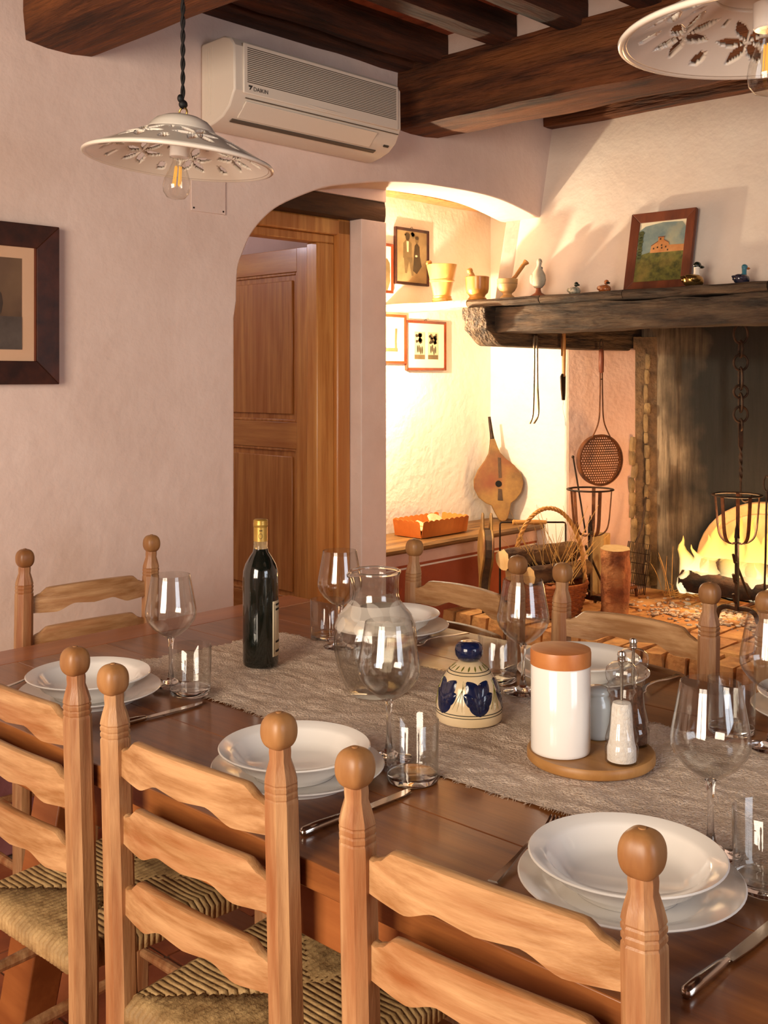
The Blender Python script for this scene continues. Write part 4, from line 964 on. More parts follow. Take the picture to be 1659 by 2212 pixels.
# large dark frame on the left wall
a = on(117, 830, Y=YL); b = on(117, 493, Y=YL); fw_, fh = .62, b.z-a.z; w1 = fw_
pic = framed('framed_picture', 'large print in a wide dark walnut frame on the left wall', 'picture', w1, fh, .068, .03, M_frame)
pic.location = (a.x - w1/2, YL-.001, a.z); ins = .068
MB().box(-w1/2+ins-.004, w1/2-ins+.004, -.014, -.004, ins-.004, fh-ins+.004).build('mat_board', M_mat, pic)
flat(pic, 'inner_lip', M_framep, rect(w1/2-ins-.006, w1/2-ins, ins, fh-ins), -.0150)
flat(pic, 'print', M_photobr, rect(-w1/2+.12, w1/2-ins-.045, ins+.033, fh-ins-.033), -.0148)
flat(pic, 'printed_arch', mat('photo_dark', '#3b2d24', '#4a3a2e', scale=4, rough=.5), blob(.03, fh*.5, .11, .085, 20, .03), -.0156)
flat(pic, 'printed_disc', mat('photo_warm', '#b98a50', rough=.5), blob(.062, fh*.62, .03, .024, 16, .04), -.0164)
flat(pic, 'printed_ground', mat('photo_ground', '#4b4038', '#5d5148', scale=14, rough=.5), rect(-w1/2+.12, w1/2-ins-.045, ins+.033, fh*.42), -.0160)
# small frames in the recess
YN = 3.649
def recess_frame(x0, y0, x1, y1, label, fm, nm='framed_photograph', fw2=.014, xx=None):
    a = on(x0, y1, Y=YN); b = on(x1, y0, Y=YN); lx = a.x if xx is None else b.x - xx
    t = framed(nm, label, 'picture', b.x-lx, b.z-a.z, fw2, .018, fm, 'small framed photographs in the recess'); t.location = ((b.x+lx)/2, YN, a.z)
    return t, b.x-lx, b.z-a.z
t, w2, h2 = recess_frame(850, 500, 922, 613, 'sepia portrait of a seated couple in a thin dark frame above the shelf', M_frame)
MB().box(-w2/2+.012, w2/2-.012, -.011, -.003, .012, h2-.012).build('print', M_sepia, t)
def man(t, cx, z0, s):
    flat(t, 'printed_jacket', M_sepiamd, [(cx-.028*s,z0+.085*s),(cx+.026*s,z0+.085*s),(cx+.024*s,z0+.150*s),(cx+.010*s,z0+.162*s),(cx-.012*s,z0+.162*s),(cx-.027*s,z0+.148*s)], -.0118)
    flat(t, 'printed_legs', M_sepiamd, [(cx-.024*s,z0+.09*s),(cx+.030*s,z0+.09*s),(cx+.038*s,z0+.012*s),(cx+.026*s,z0+.010*s),(cx+.010*s,z0+.075*s),(cx-.004*s,z0+.02*s),(cx-.016*s,z0+.02*s)], -.0120)
    flat(t, 'printed_shirt', M_sepialt, [(cx-.004*s,z0+.112*s),(cx+.006*s,z0+.112*s),(cx+.007*s,z0+.158*s),(cx-.007*s,z0+.158*s)], -.0124)
    flat(t, 'printed_head', M_sepiadk, blob(cx, z0+.178*s, .013*s, .017*s, 14, .03), -.0122)
man(t, -.035, .035, h2/.245)
s = h2/.245
flat(t, 'printed_dress', M_sepiadk, [(.006*s,.062*s),(.030*s,.050*s),(.062*s,.085*s),(.050*s,.125*s),(.046*s,.170*s),(.030*s,.184*s),(.016*s,.172*s),(.010*s,.120*s)], -.0119)
flat(t, 'printed_head', M_sepiamd, blob(.030*s, .197*s, .011*s, .014*s, 14, .03), -.0122); flat(t, 'printed_hair', M_sepiadk, blob(.030*s, .206*s, .012*s, .008*s, 12, .03), -.0126)
flat(t, 'printed_hands', M_sepialt, blob(.026*s, .128*s, .008*s, .005*s, 10, .05), -.0124)
for k in range(7): flat(t, 'printed_foliage', M_sepiamd, blob(-.03 + R.uniform(-.03,.05), h2-.035 + R.uniform(-.014,.01), .016, .010, 10, .3), -.0114)
MB().tube(smoothpts([(-.01,-.006,h2),(0,-.01,h2+.009),(.01,-.006,h2)], 5), .0011, 6).build('wire_hook', M_iron, t)
t, w2, h2 = recess_frame(790, 528, 845, 630, 'narrow brown framed photograph half hidden by the pillar above the shelf', M_framer, xx=.20)
MB().box(-w2/2+.012, w2/2-.012, -.011, -.003, .012, h2-.012).build('print', M_matw, t); flat(t, 'printed_trees', M_sepiamd, blob(.04, h2*.35, .045, .075, 16, .2), -.0118)
t, w2, h2 = recess_frame(790, 681, 873, 785, 'red-brown framed photograph half hidden by the pillar below the shelf', M_framer, xx=.30)
MB().box(-w2/2+.012, w2/2-.012, -.011, -.003, .012, h2-.012).build('print', M_matw, t)
flat(t, 'printed_scene', M_sepialt, rect(-.02, w2/2-.062, .06, h2-.05), -.0116); flat(t, 'printed_tree', M_sepiamd, [(w2/2-.082,.068),(w2/2-.066,.068),(w2/2-.069,.11),(w2/2-.064,.175),(w2/2-.08,.175),(w2/2-.083,.11)], -.0122); flat(t, 'printed_ground', M_sepiamd, rect(-.02, w2/2-.062, .06, .078), -.0120)
t, w2, h2 = recess_frame(874, 696, 959, 800, 'red-brown framed pair of small photographs side by side', M_framer)
MB().box(-w2/2+.012, w2/2-.012, -.011, -.003, .012, h2-.012).build('print', M_matw, t)
for x0 in (-.092, .012):
    flat(t, 'printed_photo', M_sepialt, rect(x0, x0+.078, .058, .058+h2*.545), -.0118)
    for k in range(16): flat(t, 'printed_foliage', M_sepiadk if k % 3 else M_sepiamd, blob(x0+.039+R.uniform(-.026,.026), .058+h2*.545-.030+R.uniform(-.024,.018), .010, .009, 9, .3), -.0124)
    for k in range(4): flat(t, 'printed_figure', M_sepiadk, blob(x0+.022+.012*k, .105+R.uniform(-.008,.012), .0045, .020, 9, .1), -.0126)
    flat(t, 'printed_ground', M_sepiamd, rect(x0, x0+.078, .058, .080), -.0122)
MB().tube(smoothpts([(-.01,-.006,h2),(0,-.01,h2+.009),(.01,-.006,h2)], 5), .0011, 6).build('wire_hook', M_iron, t)
# watercolour leaning on the hood
ZM = 1.7425
a = on(1350, 627, Z=ZM); b = on(1490, 620, Z=ZM)
xb = 4.045; ya = on(1350, 627, X=xb).y; yb = on(1490, 620, X=xb).y; pw = ya-yb
t = framed('framed_watercolour', 'watercolour of a hillside farmhouse in a brown wooden frame leaning on the hood', 'picture', pw, .345, .042, .018, M_framep)
t.location = (xb, (ya+yb)/2, ZM+.001); t.rotation_euler = (math.radians(-12.5), 0, -pi/2); t.rotation_mode = 'XYZ'
iw = pw/2-.040; z0 = .040; z1 = .345-.040
MB().box(-iw, iw, -.010, -.003, z0, z1).build('paper', M_matw, t)
flat(t, 'painted_sky', M_sky, [(-iw,z0+.12),(iw,z0+.12),(iw,z1-.035),(iw-.02,z1-.012),(0,z1-.008),(-iw+.03,z1-.02),(-iw,z1-.04)], -.0106)
flat(t, 'painted_hill', M_grass, [(-iw,z0),(iw,z0),(iw,z0+.135),(.02,z0+.128),(-.03,z0+.132),(-iw,z0+.115)], -.0112)
hz = z0+.125
flat(t, 'painted_house', M_house, [(-.045,hz),(iw,hz),(iw,hz+.028),(.040,hz+.030),(.038,hz+.042),(.014,hz+.055),(.014,hz+.066),(-.012,hz+.068),(-.012,hz+.050),(-.042,hz+.030)], -.0118)
flat(t, 'painted_roof', M_houseroof, [(.038,hz+.042),(.014,hz+.056),(.014,hz+.053),(.038,hz+.039)], -.0124); flat(t, 'painted_roof', M_houseroof, [(-.012,hz+.051),(-.043,hz+.032),(-.043,hz+.029),(-.012,hz+.048)], -.0124); flat(t, 'painted_roof', M_houseroof, rect(-.014, .016, hz+.0655, hz+.069), -.0124)
for x, z in ((-.030,.018),(-.012,.022),(.006,.030),(.008,.018),(.026,.022),(-.002,.058),(.036,.008)): flat(t, 'painted_window', M_sepiadk, rect(x-.003, x+.003, hz+z-.003, hz+z+.004), -.0124)
for k in range(10): flat(t, 'painted_bush', mat('paint_bush', '#3f4724', '#5d5c30', scale=20, rough=.8), blob(-iw+.014, z0+.10+.013*k, .012, .011, 9, .25), -.0116)
# small dark framed picture in the room behind the door
a = on(577, 545, Y=5.399); t = framed('framed_poster', 'small black framed picture seen above the open door in the room beyond', 'picture', .5, .5, .03, .02, M_black); b = on(577, 523, Y=5.399); t.location = (b.x+.25, 5.3995, b.z-.5)
MB().box(-.225, .225, -.012, -.003, .025, .475).build('print', M_house, t)

# ================================================================== MANTEL ORNAMENTS
def mpos(px, py, x=None): return on(px, py, Z=ZM) if x is None else on(px, py, X=x)
def mloc(px, xw): v = on(px, 640, X=xw); return (v.x, v.y, ZM+.0006)
def mortar(name, label, loc, prof, n=40):
    t = thing(name, label, 'mortar', loc, group='wooden mortars on the shelf'); MB().lathe(prof, n).build('bowl', M_olivewood, t, smooth=35); return t
t = mortar('wooden_mortar', 'tall flared olive wood mortar with stepped waist and foot', mloc(955, 3.94), [(.0006,0),(.047,0),(.049,.006),(.049,.016),(.044,.020),(.046,.026),(.041,.030),(.054,.094),(.060,.098),(.061,.104),(.058,.106),(.072,.166),(.0745,.178),(.071,.180),(.060,.130),(.0006,.06)])
MB().tube([(-.01,.015,.066),(-.030,.050,.176),(-.033,.055,.190),(-.034,.056,.20)], [.012,.010,.016,.010], 12).build('pestle', M_grip, t)
t = mortar('wooden_mortar', 'squat dark-grained olive wood mortar with short grooved pestle', mloc(1031, 3.94), [(.0006,0),(.042,0),(.044,.006),(.036,.014),(.038,.022),(.050,.034),(.0535,.050),(.0555,.106),(.053,.109),(.049,.104),(.044,.05),(.0006,.04)])
t.children[0].data.materials[0] = mat('olive_wood_dark', '#8f5a24', '#c08a45', scale=4, stretch=(3,3,1), rough=.3, c3='#5d3616', s3=3, lo3=.5, hi3=.7, coat=.2)
MB().tube([(.01,-.005,.045),(-.018,.018,.118),(-.022,.021,.128),(-.024,.022,.131),(-.028,.025,.142),(-.03,.026,.147)], [.011,.012,.0105,.014,.014,.007], 14).build('pestle', M_grip, t)
t = mortar('wooden_mortar', 'small pale footed wooden mortar with long leaning pestle', mloc(1096, 3.95), [(.0006,0),(.033,0),(.034,.006),(.021,.016),(.020,.022),(.034,.034),(.044,.052),(.0465,.072),(.0472,.088),(.0445,.089),(.040,.06),(.0006,.04)])
t.children[0].data.materials[0] = mat('pale_turned_wood', '#b58a55', '#cda36c', scale=4, stretch=(2,2,2), rough=.5)
for z in (.066, .074): MB().lathe([(.0466,z),(.0466,z+.0015)], 40, cap0=False, cap1=False).build('burnt_ring', M_sepiadk, t)
MB().tube([(-.01,.01,.05),(.022,-.030,.10),(.042,-.056,.148),(.044,-.059,.153),(.052,-.069,.166),(.0535,-.071,.169)], [.009,.0085,.0100,.0085,.015,.010], 14).build('pestle', M_grip, t)
# stone dove on a turned foot
t = thing('dove_figurine', 'pale stone dove figurine standing on a turned brown foot', 'figurine', mloc(1163, 3.96), 1.1)
MB().lathe([(.0006,0),(.036,0),(.037,.004),(.030,.008),(.014,.018),(.010,.032),(.012,.040)], 28).build('foot', M_birdbase, t, smooth=50)
bz = MB().lathe([(.0006,.036),(.020,.040),(.034,.055),(.039,.075),(.036,.095),(.026,.112),(.016,.126),(.0115,.137),(.0125,.147),(.0145,.155),(.012,.163),(.005,.168),(.0006,.1685)], 32, sx=1.0, sy=.82)
bz.v = [(x - .010*max(0, (z-.11)/.05) if z > .11 else x, y, z) for x, y, z in bz.v]; bz.build('body', M_bird, t, smooth=60)
MB().tube([(-.021,0,.155),(-.032,0,.152),(-.037,0,.149)], [.004,.0025,.0005], 8).build('beak', M_sepiadk, t)
for s in (-1, 1): MB().ball((.010, s*.026, .078), .020, .008, .024, 12, 8).build('wing', M_bird, t)
MB().ball((-.006,-.0145,.126), .006, .003, .008, 10, 6).build('neck_patch', M_dkgreen, t)
def duck(name, label, px, xw, rot, mb, mh, ml, s, neck=True, low=False):
    t = thing(name, label, 'figurine', mloc(px, xw), rot, 'duck figurines on the mantel')
    b = MB().lathe([(.0006,0),(.022*s,0),(.032*s,.008*s),(.036*s,.020*s),(.032*s,.034*s),(.020*s,.044*s),(.0006,.047*s)], 28, sx=1.2, sy=.95)
    b.v = [(x, y, z + (.010*s*max(0, (x/(.043*s)))**2 if z > .01 else 0)) for x, y, z in b.v]; b.build('body', mb, t, smooth=70)
    for k in (-1, 1): MB().ball((.010*s, k*.030*s, .027*s), .024*s, .007*s, .014*s, 14, 8).build('wing', mb, t)
    hx = -.016*s; hz = (.078 if neck else .056)*s
    if neck: MB().tube([(hx+.002*s,0,.036*s),(hx,0,.054*s),(hx,0,hz)], [.015*s,.0115*s,.012*s], 16).build('neck', ml if ml else mh, t)
    MB().ball((hx-.002*s,0,hz+.004*s), .0165*s, .0135*s, .0145*s, 18, 12).build('head', mh, t)
    MB().tube([(hx-.012*s,0,hz),(hx-.026*s,0,hz-.002*s),(hx-.034*s,0,hz-.002*s)], [.007*s,.006*s,.002*s], 10, flat=1.5).build('bill', M_orange if mh == M_teal else M_dkgreen, t)
    MB().ball((.046*s,0,.034*s), .014*s, .011*s, .006*s, 10, 6).build('tail', mb, t); return t
duck('duck_figurine', 'small dark green and speckled mallard figurine on the mantel', 1241, 3.96, 1.2, M_dkspeck, M_dkgreen, None, .72, False)
duck('duck_figurine', 'small rust brown quail-like figurine with its head tucked down', 1306, 3.96, 1.2, M_dkrust, M_dkrust, None, .72, False)
duck('duck_figurine', 'brass-bodied duck figurine with pale neck before the watercolour', 1498, 3.93, 2.7, M_brass, M_dkgreen, M_lampcer, 1.02)
duck('duck_figurine', 'blue enamel duck figurine with teal head and orange bill', 1602, 3.94, 2.7, M_enam, M_teal, M_teal, .78)

# ================================================================== TOOLS HANGING AT THE FIREPLACE
YK = 2.985                                            # inner face of the side lintel
def hang(px, py, y=None): return on(px, py, Y=YK-.012 if y is None else y)
p = hang(1157, 722, 2.975); tg = thing('fire_tongs', 'long pale steel fire tongs hanging from the mantel lintel', 'tongs', p)
L = (915-722)/FPX*(p - Vector((0,0,H))).dot(FW)
for s in (-1, 1):
    m = MB(); pts = smoothpts([(0,0,0),(s*.012,0,-.025),(s*.012,0,-.08),(s*.014,0,-L*.55),(s*.022,0,-L+.05),(s*.004+.012*s-.03,0,-L)], 6)
    rs = []
    for q in pts: rs.append([(q.x-.0055, -.0025, q.z), (q.x+.0055, -.0025, q.z), (q.x+.0055, .0025, q.z), (q.x-.0055, .0025, q.z)])
    m.rings(rs).build('tong_arm', mat('worn_steel', '#8a7a66', '#b8a88f', scale=20, rough=.4, metal=.8), tg)
MB().lathe([(.009,-.004),(.011,0),(.009,.004)], 16).tr(Matrix.Rotation(pi/2, 4, 'X')).build('rivet', M_iron, tg)
p = hang(1217, 716, 2.972); sc_ = thing('fire_scraper', 'wooden-handled scraper blade hanging from a string loop', 'scraper', p)
MB().tube(smoothpts([(0,0,0),(-.012,0,.012),(-.006,0,-.02),(.004,0,.016),(.010,0,-.012)], 5), .0012, 5).build('string_loop', M_straw, sc_)
MB().tube([(.004,0,-.01),(.004,0,-.10),(.003,0,-.22)], [.009,.010,.008], 10).build('handle', M_grip, sc_)
MB().tube([(-.010,.004,0),(-.010,.004,-.12)], .003, 6).build('rod', M_ironrust, sc_)
MB().prism([(-.024,-.22),(-.012,-.205),(.016,-.215),(.014,-.30),(.010,-.335),(-.010,-.335),(-.020,-.28)], lambda a, b, h: (a, h, b), -.003, .003).build('blade', M_iron, sc_)
MB().tube(smoothpts([(.0,0,-.335),(-.004,0,-.38),(.012,0,-.42),(.02,0,-.46)], 4), .0008, 4).build('loose_string', M_iron, sc_)
# perforated chestnut pan
p = on(1296, 752, Y=2.975); pn = thing('chestnut_pan', 'perforated long-handled chestnut pan hanging on the pink fireside wall', 'pan', p, -.42)
dk = (p - Vector((0,0,H))).dot(FW); Z = lambda py: -(py-752)/FPX*dk
rp = .128; zc = Z(994)
def pan_hole(x, z):
    row = round(z/.0125); xx = x - (.0065 if row % 2 else 0); cx_ = round(xx/.013)*.013; return (xx-cx_)**2 + (z-row*.0125)**2 < .0040**2
m = MB(); n = 118; idx = {}
for j in range(n+1):
    for i in range(n+1):
        x = (i/n*2-1)*rp; z = (j/n*2-1)*rp
        idx[i, j] = len(m.v); m.v.append((x, -.028 + .02*((x*x+z*z)/rp**2), zc+z))
for j in range(n):
    for i in range(n):
        x = ((i+.5)/n*2-1)*rp; z = ((j+.5)/n*2-1)*rp
        if x*x+z*z > (rp*.985)**2 or (x*x+z*z < (rp*.93)**2 and pan_hole(x, z)): continue
        m.f.append((idx[i,j], idx[i+1,j], idx[i+1,j+1], idx[i,j+1]))
used = sorted({k for f in m.f for k in f}); mp_ = {k: a for a, k in enumerate(used)}; m.v = [m.v[k] for k in used]; m.f = [tuple(mp_[k] for k in f) for f in m.f]
m.build('pierced_pan', M_ironrust, pn, smooth=0, solid=.0012)
MB().tube([(rp*cos(a), -.012, zc+rp*sin(a)) for a in [2*pi*i/48 for i in range(48)]], .0042, 8, closed=True).build('rim', M_ironrust, pn)
MB().lathe([(rp,0),(rp,.03)], 48, cap0=False, cap1=False).tr(Matrix.Translation((0,-.008,zc)) @ Matrix.Rotation(-pi/2, 4, 'X')).build('side_wall', M_ironrust, pn, solid=.001)
for s in (-1, 1): MB().tube(smoothpts([(s*.006,-.012,Z(800)),(s*.008,-.012,Z(860)),(s*.016,-.012,Z(910)),(s*.055,-.012,zc+rp*.90)], 6), .0036, 8).build('handle_wire', M_ironrust, pn)
MB().box(-.008, .008, -.016, -.008, Z(820), Z(818)).build('wire_tie', M_iron, pn)
MB().tube([(0,-.012,Z(754)),(0,-.012,Z(757)),(0,-.012,Z(780)),(0,-.012,Z(803)),(0,-.012,Z(806))], [.008,.0125,.0135,.0125,.008], 12).build('wooden_handle', M_framep, pn)
MB().tube(smoothpts([(-.008,-.012,Z(755)),(-.009,-.012,Z(742)),(0,-.012,Z(733)),(.009,-.012,Z(742)),(.008,-.012,Z(755))], 5), .002, 6).build('hanging_loop', M_iron, pn)
# bellows: wall one leaning on the bench, standing one seen edge-on
def bellows():
    m = {}
    out = [(0,.52),(.010,.52),(.012,.44),(.020,.40),(.030,.365),(.055,.33),(.098,.285),(.127,.235),(.132,.19),(.115,.14),(.080,.105),(.052,.090),(.040,.05),(.024,.012),(.010,0)]
    out = out[1:]; pl_ = [(x, z) for x, z in out] + [(-x, z) for x, z in reversed(out)]; return pl_
pl_ = bellows()
def make_bellows(label, loc, rot, tilt):
    t = thing('fire_bellows', label, 'bellows', loc, rot, 'wooden fire bellows'); e = bpy.data.objects.new('x', None)
    M = Matrix.Rotation(tilt[0], 4, 'X') @ Matrix.Rotation(tilt[1], 4, 'Y')
    body = [q for q in pl_ if q[1] <= .45]
    MB().prism(body, lambda a, b, h: (a, h, b), -.030, -.018).tr(M).build('front_board', M_bellow, t, smooth=20, bevel=.004)
    MB().prism(body, lambda a, b, h: (a, h, b), .018, .030).tr(M).build('rear_board', M_bellow, t, smooth=20, bevel=.004)
    MB().prism([(a*.96, b) for a, b in body if b > .08], lambda a, b, h: (a, h, b), -.018, .018).tr(M).build('leather_gusset', M_leather, t, smooth=20)
    MB().tube([(0,0,.43),(0,0,.47),(0,0,.56)], [.013,.010,.0075], 14).tr(M).build('nozzle', M_iron, t)
    MB().lathe([(.017,0),(.017,.0025),(.010,.003)], 20).tr(M @ Matrix.Translation((0,-.030,.20)) @ Matrix.Rotation(pi/2, 4, 'X')).build('air_hole', M_dark, t)
    MB().prism([(-.016,.115),(.010,.11),(.012,.17),(-.006,.175)], lambda a, b, h: (a, h, b), -.0335, -.030).tr(M).build('leather_flap', M_leather, t, smooth=0)
    MB().prism([(.004,.23),(.020,.23),(.030,.335),(.014,.34)], lambda a, b, h: (a, h, b), -.0325, -.030).tr(M).build('leather_strap', M_leather, t, smooth=0); return t
p = on(1087, 1117, X=4.625); make_bellows('old wooden bellows with round body leaning on the bench against the lit recess wall', (4.625, p.y, .619), -.86, (-.05, -.13))
p = on(1052, 1327, X=4.03); sb = make_bellows('wooden bellows standing on end on the hearth edge, seen edge-on', (4.03, p.y, ZH+.006), .80, (.04, pi+.02), )
for c in sb.children: c.location.z += .56
sb.scale = (.84, .84, .84)
# ================================================================== BENCH ITEMS
p = on(895, 1150, Z=.618); bx_ = thing('paper_tray', 'orange paper tray with scalloped rim on the bench plank', 'tray', (p.x+.03, 3.47, .6195), 0)
lx, ly, hh = .17, .085, .075
def trayside(P0, P1, n=8):
    m = MB(); P0 = Vector(P0); P1 = Vector(P1); k = n*6; vs = []
    out = Vector((P1.y-P0.y, -(P1.x-P0.x), 0)).normalized()*.014
    for i in range(k+1):
        b = P0.lerp(P1, i/k); vs += [tuple(b), tuple(b + out + Vector((0,0,hh + .006*abs(sin(pi*n*i/k)))))]
    m.add(vs, [(2*i, 2*i+2, 2*i+3, 2*i+1) for i in range(k)]); return m
cs = [(-lx,-ly,.001),(lx,-ly,.001),(lx,ly,.001),(-lx,ly,.001)]
for k in range(4): trayside(cs[k], cs[(k+1) % 4], 9 if k % 2 == 0 else 5).build('tray_side', M_paperbox, bx_, smooth=0, solid=.002)
MB().box(-lx, lx, -ly, ly, .0, .002).build('tray_base', M_paperbox, bx_)
for dx, dy, dz, rx, rz_, rr, l in ((.035,.0,.062,.062,.042,(.75,.1,.2),'large pale dry bread slice standing up in the orange paper tray'), (-.07,.01,.050,.035,.022,(.2,-.3,1.2),'small dry bread crust in the orange paper tray, on the pillar side'), (.125,-.005,.050,.026,.018,(.3,.3,2.0),'smallest dry bread crust, at the bellows end of the orange tray'), (-.02,-.045,.056,.030,.018,(.5,0,.6),'dry bread crust leaning on the front rim of the orange tray')):
    o = MB().prism(blob(0, 0, rx, rz_, 16, .1), lambda a, b, h: (a, b, h), -.006, .006).build('dry_bread_slice', M_bread, None, smooth=0, bevel=.003)
    o.location = (bx_.location.x + dx, bx_.location.y + dy, .6195+dz); o.rotation_euler = rr
    tag(o, l, 'bread slice', 'bread slices in the paper tray')
MB().box(-lx-.004, lx+.004, -ly-.004, ly+.004, .036, .040).build('crumb_bed', M_bread, bx_)
# ================================================================== HEARTH: ANDIRONS
def make_andiron(loc, label, rot=0.0):
    t = thing('cresset_andiron', label, 'andiron', loc, rot, 'cresset-topped andirons')
    MB().box(-.011, .011, -.007, .007, .05, .40).build('upright', M_iron, t, bevel=.002)
    MB().tube([(0,0,.38),(0,0,.42),(0,0,.455)], [.014,.010,.001], 4).build('spike', M_iron, t)
    for k in range(5):
        a = 2*pi*k/5 + .4; c, s = cos(a), sin(a); pts = smoothpts([(.008,.362),(.040,.358),(.072,.380),(.086,.420),(.094,.50),(.100,.575)], 5) if False else smoothpts([(.008,.362,0),(.040,.358,0),(.072,.380,0),(.086,.420,0),(.094,.50,0),(.100,.575,0)], 5)
        rs = []
        for q in pts:
            r, z = q[0], q[1]; rs.append([(r*c - .0085*s, r*s + .0085*c, z), (r*c + .0085*s, r*s - .0085*c, z), ((r+.0035)*c + .0085*s, (r+.0035)*s - .0085*c, z-.002), ((r+.0035)*c - .0085*s, (r+.0035)*s + .0085*c, z-.002)])
        MB().rings(rs).build('cup_strap', M_ironrust, t)
    MB().tube([(.106*cos(a), .106*sin(a), .577) for a in [2*pi*i/40 for i in range(40)]], .0045, 8, closed=True, flat=1.8).build('cup_ring', M_iron, t)
    for z in (.30, .21, .12): MB().tube(smoothpts([(-.008,0,z-.03),(-.022,0,z-.025),(-.034,0,z),(-.040,0,z+.012)], 4), [.007]*12+[.005], 6).build('spit_hook', M_iron, t)
    MB().tube(smoothpts([(0,.10,.004),(0,.085,.045),(0,.05,.062),(0,0,.058),(0,-.05,.062),(0,-.085,.045),(0,-.10,.004)], 5), .0075, 8, flat=1.6).build('arched_foot', M_iron, t)
    MB().tube([(.005,0,.25),(.12,0,.10),(.20,0,.055)], .006, 8).build('brace', M_iron, t)
    MB().tube([(0,0,.058),(.2,0,.056),(.42,0,.052),(.43,0,.004)], [.009,.009,.009,.008], 6).build('log_bar', M_ironrust, t)
    return t
p = on(1275, 1318, Z=ZH); make_andiron((p.x, p.y, ZH+.001), 'iron andiron with open cup top beside the upright log'); A1 = p.copy()
p = on(1592, 1343, Z=ZH); make_andiron((p.x, p.y, ZH+.001), 'iron andiron with open cup top in front of the flames'); A2 = p.copy()
# pokers standing in the cups
t = thing('fire_poker', 'thin iron poker with ball end standing in the cup beside the upright log', 'poker', (A1.x-.01, A1.y+.02, ZH+.37))
MB().tube([(0,0,0),(-.012,.022,.16),(-.03,.05,.36)], .0042, 8).ball((-.031,.051,.362), .0075, .0075, .0075, 10, 8).build('rod', M_iron, t)
t = thing('fire_poker', 'iron poker with twisted ring handle leaning beside the andiron in front of the flames', 'poker', (A2.x+.02, A2.y-.115, ZH+.002))
MB().tube([(0,0,0),(-.004,-.012,.3),(0,-.016,.60)], .005, 8).build('rod', M_iron, t); MB().tube([(0, -.016+.014*cos(a), .635+.034*sin(a)) for a in [2*pi*i/20 for i in range(20)]], .004, 6, closed=True).build('ring_handle', M_iron, t)
# chain with pot hook
XC = 4.87; top = on(1600, 690, X=XC); dC = (top - Vector((0,0,H))).dot(FW); zz = lambda py: H - (py-HY)/FPX*dC - zbot
zbot = H - (1085-HY)/FPX*dC
ch = thing('pot_chain', 'blackened iron chain with long twisted pot hook hanging in the chimney', 'chain', (XC, top.y, zbot))
lk = [(700,742,13),(736,772,15),(766,800,15),(794,842,19),(832,860,8),(850,890,18),(878,912,11),(905,930,8)]
for i, (a, b, hw) in enumerate(lk):
    z0 = zz(b); z1 = zz(a); h = (z1-z0)/2; w_ = .034 if i % 2 == 0 else .026; ang = -.75 if i % 2 == 0 else .75
    MB().tube([(w_*cos(t_)*cos(ang), w_*cos(t_)*sin(ang), (z0+z1)/2 + h*sin(t_)) for t_ in [2*pi*k/24 for k in range(24)]], .0058, 8, closed=True).build('link', M_iron, ch)
MB().tube([(0,0,zz(640)),(0,0,zz(705))], .006, 8).build('upper_link_bar', M_iron, ch)
rs = []
for i in range(40):
    f = i/39; z = zz(915)+(zz(1040)-zz(915))*f; tw = 0 if f < .4 else (f-.4)*13; wx, wy = (.011, .004) if f < .4 else (.0075, .0045)
    rs.append([(x*cos(tw-.75)-y*sin(tw-.75), x*sin(tw-.75)+y*cos(tw-.75), z) for x, y in ((-wx,-wy),(wx,-wy),(wx,wy),(-wx,wy))])
MB().rings(rs).build('twisted_bar', M_iron, ch)
hk = smoothpts([(0,0,zz(1036)),(0,0,zz(1062)),(.006,-.006,zz(1080)),(.020,-.022,zz(1082)),(.032,-.034,zz(1074)),(.040,-.040,zz(1071))], 6)
MB().tube(hk, [.0055]*25 + [.004]*(len(hk)-25) if len(hk) > 25 else .005, 8).build('hook', M_iron, ch)
# ================================================================== THE FIRE
fy = 2.27
fp = thing('arched_fireback', 'pale arched refractory fireback plate behind the burning fire', 'fireback', (5.195, fy, ZH+.001))
arcp = [(-.38,0),(.38,0),(.38,.16)] + [(.38*cos(a), .16 + .34*sin(a)) for a in [pi*i/20 for i in range(1, 20)]] + [(-.38,.16)]
MB().prism(arcp, lambda a, b, h: (h, a, b), -.05, 0).build('plate', M_fireback, fp, smooth=30, bevel=.008)
MB().prism([(a*.86, b*.86+.012) for a, b in arcp], lambda a, b, h: (h, a, b), -.058, -.05).build('raised_field', M_fireback, fp, smooth=30, bevel=.004)
def logm(r, L, seed, n=18, m=8):
    b = MB(); rs = []
    for i in range(m+1):
        z = L*i/m; rs.append([((r + .006*noise.noise(Vector((cos(2*pi*k/n)*2, sin(2*pi*k/n)*2, z*9+seed)))*2)*cos(2*pi*k/n), (r + .006*noise.noise(Vector((cos(2*pi*k/n)*2, sin(2*pi*k/n)*2, z*9+seed)))*2)*sin(2*pi*k/n), z) for k in range(n)])
    return b.rings(rs, False, False), rs
def make_log(name, label, loc, rot, r, L, bark, end, group=None, seed=0, cat='log'):
    t = thing(name, label, cat, loc, 0, group); t.rotation_euler = rot; b, rs = logm(r, L, seed); b.build('bark', bark, t, smooth=60)
    for q, s in ((rs[0], -.001), (rs[-1], .001)):
        m = MB(); c = Vector((0,0,q[0][2]+s)); m.add([tuple(c)] + [(x*.995, y*.995, z+s*.3) for x, y, z in q], [(0, 1+i, 1+(i+1) % len(q)) for i in range(len(q))]); m.build('cut_end', end, t, smooth=0)
    return t
fl = [(4.86, fy+.30, ZH+.119, (pi/2, .0, .03), .052, .58, 'charred log lying lowest across the fire'), (4.975, fy+.26, ZH+.112, (pi/2, 0, -.02), .045, .54, 'charred log lying at the fireback'), (4.915, fy+.22, ZH+.192, (pi/2, .0, .05), .042, .46, 'charred log lying on top of the burning pile')]
